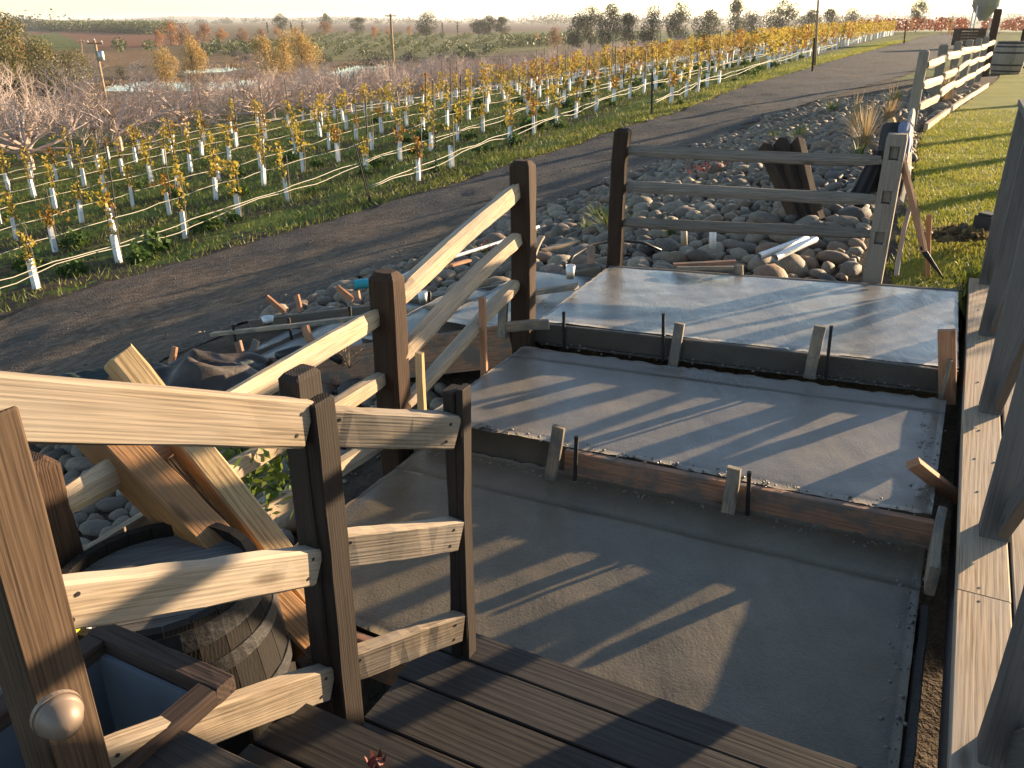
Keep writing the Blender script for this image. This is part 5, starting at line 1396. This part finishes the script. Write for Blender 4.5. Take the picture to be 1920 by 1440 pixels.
kind('dark', 10, 14, 1500, .6, L_DARK, nvar=2, trunk=.03, lobes=10)
kind('cypress', 10, 3.0, 500, .45, L_DARK, nvar=1, trunk=.03, lobes=14, narrow=True)
tr_i = [0]
def tree(k, u, vb, vt, t, label, cat='tree', grp=None, wide=1.0):
    """tree whose foot is hidden or seen at (u, vb); stands on the ground at depth t"""
    r_ = ray(u, vb); p = r_ * t; s_, c_, _ = to_sc(Vector((p.x, p.y, 0))); g = on_ground(s_, c_)
    rt_ = ray(u, vt); ztop = rt_.z * (g.y / rt_.y) + EYE; H = max(.8, ztop - g.z)
    tr_i[0] += 1; tm, cm = KIND[k][tr_i[0] % len(KIND[k])]
    root = empty(cat.replace(' ', '_'), g, label, cat, grp); WM[root.name] = Matrix.Translation(g)
    M = Matrix.Translation(g) @ Matrix.Rotation(tr_i[0] * 1.7, 4, 'Z') @ Matrix.Diagonal((H / 10 * wide, H / 10 * wide, H / 10, 1))
    link('trunk', tm, M, root); link('crown', cm, M, root)
    return root
tree('olive', 30, 175, 32, 66, 'tall olive green tree at the far left edge', wide=1.0)
tree('olive', 78, 172, 76, 62, 'rounded olive green tree right of the tallest at the far left', wide=.95)
tree('olive', 140, 170, 98, 64, 'broad olive brown tree left of the transformer pole', wide=1.25)
tree('dark', 118, 172, 138, 62, 'dark shaded bush under the left trees', 'bush', wide=.8)
tree('orange', 4, 100, 34, 90, 'orange leaved tree cut by the left border', wide=.7)
tree('olive', -5, 185, 70, 60, 'olive green tree partly outside the left border')
tree('willow', 312, 152, 82, 92, 'golden willow at the left pond end', wide=.85)
tree('willow', 362, 138, 62, 104, 'tall golden willow on the bank between the ponds', wide=.8)
tree('willow', 497, 136, 66, 104, 'dense golden willow on the right pond bank, left of three', wide=1.0)
tree('willow', 535, 130, 52, 112, 'thin tall golden willow in the middle of the right pond bank', wide=.8)
tree('willow', 568, 132, 50, 108, 'broad golden willow on the right pond bank, right of three', wide=.95)
for i, (u, vb, vt, t, w) in enumerate(((320, 76, 38, 230, .9), (350, 77, 44, 225, .8), (385, 77, 46, 225, .9), (420, 76, 52, 240, .9), (455, 74, 52, 250, .9), (490, 74, 55, 255, .9), (300, 84, 55, 215, .6))):
    tree('pink' if i % 3 else 'orange', u, vb, vt, t, 'russet bare bush in the hedge behind the ponds, %s from the left' % ['second', 'third', 'fourth', 'fifth', 'sixth', 'seventh', 'first'][i], 'bush', 'russet hedge behind the ponds', w)
for i, (k, u, vb, vt, t, w, lab) in enumerate((('orange', 520, 62, 48, 330, .7, 'orange bush above the pond willows, left one'), ('orange', 555, 66, 49, 310, .7, 'orange bush above the pond willows, right one'),
        ('pink', 610, 62, 39, 330, .9, 'pinkish bush at the left top of the dark orchard'), ('orange', 702, 63, 48, 320, .8, 'orange bush row above the dark orchard left of the middle pole'),
        ('orange', 728, 63, 50, 325, .6, 'orange bush just left of the middle pole'), ('orange', 768, 62, 47, 330, .55, 'orange yellow bush left of the big eucalyptus'), ('orange', 1006, 78, 60, 230, .45, 'small orange bush in the green field'),
        ('pink', 1040, 82, 52, 190, .6, 'brown bush beside the green field'), ('orange', 940, 68, 60, 300, .5, 'pale orange bush at the green field edge'))):
    tree(k, u, vb, vt, t, lab, 'bush', None, w)
for i, (u, vb, vt, t, w, lab) in enumerate(((527, 48, 25, 430, .9, 'small dark eucalyptus pair on the skyline above the willows'), (613, 48, 25, 430, .8, 'small eucalyptus on the skyline above the pink bush'), (670, 50, 32, 420, 1.4, 'round dark tree on the skyline left of the middle pole'),
        (800, 60, 23, 300, 1.15, 'large open eucalyptus right of the middle pole'), (898, 62, 36, 330, 1.2, 'left tree of the dark clump on the plain'), (918, 62, 29, 330, 1.15, 'middle tree of the dark clump on the plain'), (940, 62, 30, 330, 1.1, 'right tree of the dark clump on the plain'),
        (1084, 72, 22, 170, .75, 'first dark eucalyptus at the left end of the tree line'), (1108, 72, 12, 172, .65, 'second eucalyptus of the tree line with a pale crown'), (1142, 82, 7, 160, .62, 'third eucalyptus of the tree line with visible trunk'),
        (1178, 84, 22, 162, .8, 'fourth dark eucalyptus of the tree line'), (1222, 78, 12, 165, .75, 'fifth eucalyptus of the tree line'), (1270, 74, 4, 168, .62, 'sixth tall eucalyptus of the tree line'),
        (1325, 68, 18, 172, .9, 'seventh rounded eucalyptus of the tree line'), (1382, 64, -3, 178, .62, 'eighth and tallest eucalyptus of the tree line'), (1408, 62, 20, 185, .8, 'ninth eucalyptus of the tree line'),
        (1465, 58, 1, 190, .95, 'tenth broad eucalyptus of the tree line'), (1515, 55, 18, 195, 1.1, 'eleventh low eucalyptus left of the thin pole'), (1560, 52, 15, 200, .9, 'twelfth eucalyptus right of the thin pole'), (1596, 50, 15, 205, .9, 'last eucalyptus of the tree line'))):
    tree('euc', u, vb, vt, t, lab, 'tree', None, w)
tree('euc', 1716, 60, -6, 105, 'hazy backlit tree at the roadside right of the vines', wide=.6)
tree('orange', 1640, 62, 27, 120, 'glowing orange tree at the end of the vine rows', wide=.55)
tree('orange', 1672, 60, 33, 118, 'orange pink bush beside the far red vines', 'bush', None, .5)
tree('orange', 1705, 72, 36, 88, 'orange vine clump at the roadside end post', 'bush', None, .3)
tree('orange', 1778, 64, 31, 80, 'orange bush left of the wooden bin', 'bush', None, .35)
for i, u in enumerate((502, 546, 567, 830, 858, 888)):
    tree('cypress', u, 56 if i < 3 else 58, 40, 400, 'thin dark cypress on the plain, %s from the left' % ORD[i], 'cypress', 'thin cypresses on the plain')
for i, (u, v, vt, t, w) in enumerate(((150, 168, 148, 64, .9), (225, 138, 126, 105, 1.0), (262, 128, 121, 118, 1.6), (440, 100, 95, 160, 2.0), (455, 113, 104, 140, 2.0), (690, 112, 99, 130, 2.6), (770, 112, 97, 132, 1.6), (835, 108, 98, 140, 1.8), (880, 105, 95, 145, 1.5), (600, 112, 102, 133, 2.0), (65, 82, 73, 150, .8))):
    tree('dark', u, v, vt, t, 'dark bank bush, %s from the left along the water' % (ORD + ['tenth', 'eleventh'])[i], 'bush', 'dark bushes along the pond banks', w)

# orchards of small round trees on the far slope (countless): one mass each
def orchard(name, quad, ds, dr, rad_, label, mat, seed=1, zt=P0):
    r = np.random.default_rng(seed); A, B, Cq, D = [np.array(at(u, v, z=zt)) for (u, v) in quad]
    VV = []; FF = []; nb = 0
    n1 = int(np.linalg.norm(B - A) / ds); n2 = int(np.linalg.norm(D - A) / dr)
    ico, fc = stones_lo[0]
    for j in range(n2):
        g = (j + .5) / n2
        for i in range(n1):
            f = (i + .5 + r.uniform(-.15, .15)) / n1
            if r.random() < .04: continue
            p = (A * (1 - f) + B * f) * (1 - g) + (D * (1 - f) + Cq * f) * g
            k = rad_ * r.uniform(.75, 1.2)
            P = r.normal(size=(44, 3)); P /= np.linalg.norm(P, axis=1)[:, None]; P *= (k * r.uniform(.4, 1, 44))[:, None]
            V, F = leaf_quads(P * np.array([1, 1, 1.1]) + p + np.array([0, 0, k * .95]), k * .5, r); VV.append(V); FF.append(F + nb); nb += len(V)
    return tag(link(name, mesh(name, np.concatenate(VV), np.concatenate(FF), mat)), label, 'orchard', kind='stuff')
orchard('dark_orchard', [(470, 106), (930, 109), (1010, 72), (600, 62)], 4.6, 9, .95, 'dark green orchard rows on the slope beyond the ponds', L_ORCH, 1)
orchard('near_orchard', [(375, 106), (500, 102), (560, 86), (390, 88)], 3.2, 5.5, 1.2, 'dark green orchard block behind the upper pond', L_ORCH, 2)
orchard('far_orchard', [(75, 57), (315, 66), (330, 49), (95, 46)], 7, 9, 2.6, 'long dark orchard below the left skyline', L_ORCH, 3)
orchard('low_hedge', [(195, 98), (300, 97), (305, 92), (200, 92)], 4.0, 6, 1.2, 'row of dark shrubs below the red field', L_ORCH, 4)
orchard('back_orchard', [(930, 92), (1075, 86), (1060, 76), (940, 80)], 4, 6, 1.4, 'dark orchard strip behind the bare trees in the middle', L_ORCH, 6)
# red vineyards further on
def red_rows(name, s0, s1, c0, c1, dc, label, seed, h=1.5, mat=None):
    r = np.random.default_rng(seed); P = []
    for c_ in np.arange(c0, c1, -dc):
        n = int((s1 - s0) * 9); s_ = r.uniform(s0, s1, n); cc = c_ + r.normal(0, .25, n); z_ = ground_z(s_, cc)
        P.append(np.stack([SA * s_ + CA * cc, CA * s_ - SA * cc, z_ + EYE + r.uniform(.35, h, n)], 1))
    V, F = leaf_quads(np.concatenate(P), .30, r)
    return tag(link(name, mesh(name, np.concatenate([V]), F, mat or M_RVINE)), label, 'vines', kind='stuff')
red_rows('red_vines', 62, 150, -28, -58, 2.6, 'red brown vine rows beyond the golden vines', 2)
red_rows('red_vines', 108, 190, -4, -28, 2.6, 'red vine rows past the end of the golden vines', 3, 1.7)
red_rows('red_vines', 112, 200, 34, -3, 3.0, 'red vine rows beyond the road at the right', 4, 1.7)
# skyline tree belts and hills
def belt(name, u0, u1, t, h0, h1, dens, label, mat, seed):
    r = np.random.default_rng(seed); P = []
    u = u0
    while u < u1:
        p = ray(u, 45) * t; k = r.uniform(h0, h1); x, y = p.x, p.y + r.uniform(-.1, .1) * t
        m_ = 90; d = r.normal(size=(m_, 3)) * np.array([k * .5, k * .5, k * .24]); d[:, 2] += k * .5; P.append(d + np.array([x, y, P0 + EYE])); u += dens * r.uniform(.3, 1.7)
    V, F = leaf_quads(np.concatenate(P), h1 * .16, r)
    return tag(link(name, mesh(name, V, F, mat)), label, 'tree belt', kind='stuff')
belt('skyline_trees', -100, 340, 950, 4, 9, 4, 'far belt of trees along the left skyline', L_EUC, 1)
belt('skyline_trees', 30, 90, 620, 8, 12, 6, 'darker group of far trees on the left skyline', L_EUC, 2)
belt('skyline_trees', 300, 1300, 1500, 6, 14, 8, 'thin far belt of trees along the middle skyline', L_EUC, 3)
belt('skyline_trees', 1000, 2000, 1300, 8, 18, 7, 'hazy far belt of trees along the right skyline', L_EUC, 4)
def hills():
    V = []; F = []; n = 200
    for i in range(n + 1):
        a = rad(-75 + 150 * i / n); u_ = i / n
        h = 14 + 10 * math.sin(u_ * 21) + 6 * math.sin(u_ * 47 + 1) + 55 * max(0, min(1, (u_ - .60) / .15)) + 8 * math.sin(u_ * 90)
        for (R_, k) in ((4200, 0), (5000, .75), (5600, 1.0), (6600, .3)): V.append((R_ * math.sin(a), R_ * math.cos(a), P0 + EYE - 1 + max(h, 4) * k))
    for i in range(n):
        for k in range(3): F.append((i * 4 + k, (i + 1) * 4 + k, (i + 1) * 4 + k + 1, i * 4 + k + 1))
    return tag(link('hills', mesh('hills', V, F, field_mat('hill_scrub', ((.07, .075, .04), (.10, .095, .05), (.12, .11, .06)), sc=.2), True)), kind='structure')
hills()

# ------------------------------------------------------------------ poles, tank, bin
M_POLE = wood('pole_wood', (.42, .30, .17), (.33, .23, .13), (.2, .14, .08), ring=20)
M_GALV = plain('galvanised_steel', (.42, .44, .46), .35, .2, 2, metal=.7)
def pole(u, vb, vt, t, r_, label, ulean=0, arm=True, tf=False):
    p = ray(u, vb) * t; s_, c_, _ = to_sc(Vector((p.x, p.y, 0))); g = on_ground(s_, c_, -.2); rt_ = ray(u + ulean, vt); k = g.y / rt_.y
    top = Vector((rt_.x * k, g.y, rt_.z * k + EYE)); root = empty('utility_pole', g, label, 'utility pole'); WM[root.name] = Matrix.Translation(g)
    b = MB(); b.tube([g, top], [r_, r_ * .75], 10); b.build('shaft', M_POLE, root, smooth=True)
    if arm:
        arm_o = timber('cross_arm', top + Vector((-.55, 0, -.18)), top + Vector((.55, 0, -.18)), .09, .10, M_POLE, root, segs=2)
        for dx in (-.5, .0, .5):
            b = MB(); b.lathe([(.02, 0), (.04, .03), (.05, .06), (.03, .12), (0, .14)], 10); b.build('insulator', M_WHITE, arm_o, Matrix.Translation(top + Vector((dx, 0, -.13 if dx else 0))), True)
    if tf:
        b = MB(); b.lathe([(0, 0), (.2, 0), (.22, .05), (.22, .6), (.18, .66), (0, .68)], 16); b.build('transformer', M_GALV, root, Matrix.Translation(top + Vector((.3, -.05, -1.35))), True)
    return root
pole(196, 172, 76, 62, .13, 'wooden utility pole with a grey transformer leaning above the pond', -19, tf=True)
pole(739, 132, 26, 84, .15, 'wooden utility pole in the middle above the bare orchard', -7)
pole(155, 110, 76, 150, .10, 'small far utility pole left of the transformer pole', -3)
b = MB(); s_, c_, t = px_ground(1523, 133); g = on_ground(s_, c_, 0); q = ray(1536, -30) * 1; kk = g.y / q.y; b.tube([g + Vector((.1, .1, .2)), Vector((q.x * kk, g.y, q.z * kk + EYE))], [.055, .04], 8)
tag(b.build('thin_pole', M_POLE, smooth=True), 'tall thin pole rising out of the picture at the gap in the first vine row', 'pole')
def tank():
    p = ray(1842, 40) * 62; s_, c_, _ = to_sc(Vector((p.x, p.y, 0))); g = on_ground(s_, c_)
    root = empty('steel_tank', g, 'grey steel hopper tank on legs at the top right', 'tank'); WM[root.name] = Matrix.Translation(g)
    b = MB(); b.lathe([(.25, 1.5), (.85, 2.4), (.9, 2.45), (.9, 5.2), (.5, 5.7), (0, 5.8)], 28); b.build('hopper', M_GALV, root, Matrix.Translation(g), True)
    for k in range(4):
        a = k * math.pi / 2 + .5; b = MB(); b.tube([g + Vector((math.cos(a) * .9, math.sin(a) * .9, 0)), g + Vector((math.cos(a) * .88, math.sin(a) * .88, 2.5))], .05, 8); b.build('leg', M_GALV, root)
tank()
def bin_():
    p = ray(1826, 58) * 50; s_, c_, _ = to_sc(Vector((p.x, p.y, 0))); g = on_ground(s_, c_, .15)
    root = empty('wooden_bin', g, 'dark brown slatted wooden bin below the steel tank', 'bin'); WM[root.name] = Matrix.Translation(g)
    for k in range(6): timber('slat', g + Vector((-.75, 0, .08 + k * .165)), g + Vector((.75, 0, .08 + k * .165)), .04, .15, M_SPOST, root, segs=2)
    for dx in (-.74, 0, .74): timber('upright', g + Vector((dx, .045, -.15)), g + Vector((dx, .045, 1.0)), .06, .05, M_SPOST, root, up=S_DIR, segs=2)
    timber('side', g + Vector((-.75, .05, .5)), g + Vector((-.75, .9, .5)), .03, .95, M_SPOST, root, segs=2); timber('side', g + Vector((.75, .05, .5)), g + Vector((.75, .9, .5)), .03, .95, M_SPOST, root, segs=2)
bin_()

# ------------------------------------------------------------------ unseen trees and shrub set right of the deck to shade lawn and road
def unseen_tree(s_, c_, H, k, wide, label):
    g = on_ground(s_, c_); tr_i[0] += 1; tm, cm = KIND[k][tr_i[0] % len(KIND[k])]
    root = empty('tree', g, label, 'tree'); WM[root.name] = Matrix.Translation(g)
    M = Matrix.Translation(g) @ Matrix.Diagonal((H / 10 * wide, H / 10 * wide, H / 10, 1)); link('trunk', tm, M, root); link('crown', cm, M, root)
unseen_tree(13.36, 3.0, 5.5, 'lawn', .8, 'unseen young lawn tree standing nearest right of the deck')
unseen_tree(15.6, 3.1, 5.5, 'lawn', .8, 'unseen young lawn tree standing second right of the deck')
unseen_tree(18.8, 3.6, 5.5, 'lawn', .8, 'unseen young lawn tree standing third right of the deck')
unseen_tree(25.2, 4.7, 5.5, 'lawn', .9, 'unseen young lawn tree standing fourth right of the deck')
unseen_tree(9.3, 2.75, .9, 'dark', .9, 'unseen low shrub added to shade the lawn behind the deck railing')

# ------------------------------------------------------------------ air
def haze():
    b = MB(); b.box((0, 3500, (-6 + 32) / 2), (16000, 13400, 38)); o = b.build('haze', None)
    m = bpy.data.materials.new('haze'); m.use_nodes = True; nt = m.node_tree; nt.nodes.clear()
    out = nt.nodes.new('ShaderNodeOutputMaterial'); v = nt.nodes.new('ShaderNodeVolumePrincipled')
    v.inputs['Color'].default_value = (.93, .94, .96, 1); v.inputs['Density'].default_value = HAZE; v.inputs['Anisotropy'].default_value = .35
    nt.links.new(v.outputs[0], out.inputs['Volume']); o.data.materials.append(m)
    tag(o, 'pale morning haze lying over the plain', 'haze', kind='stuff')
HAZE = .00017
haze()
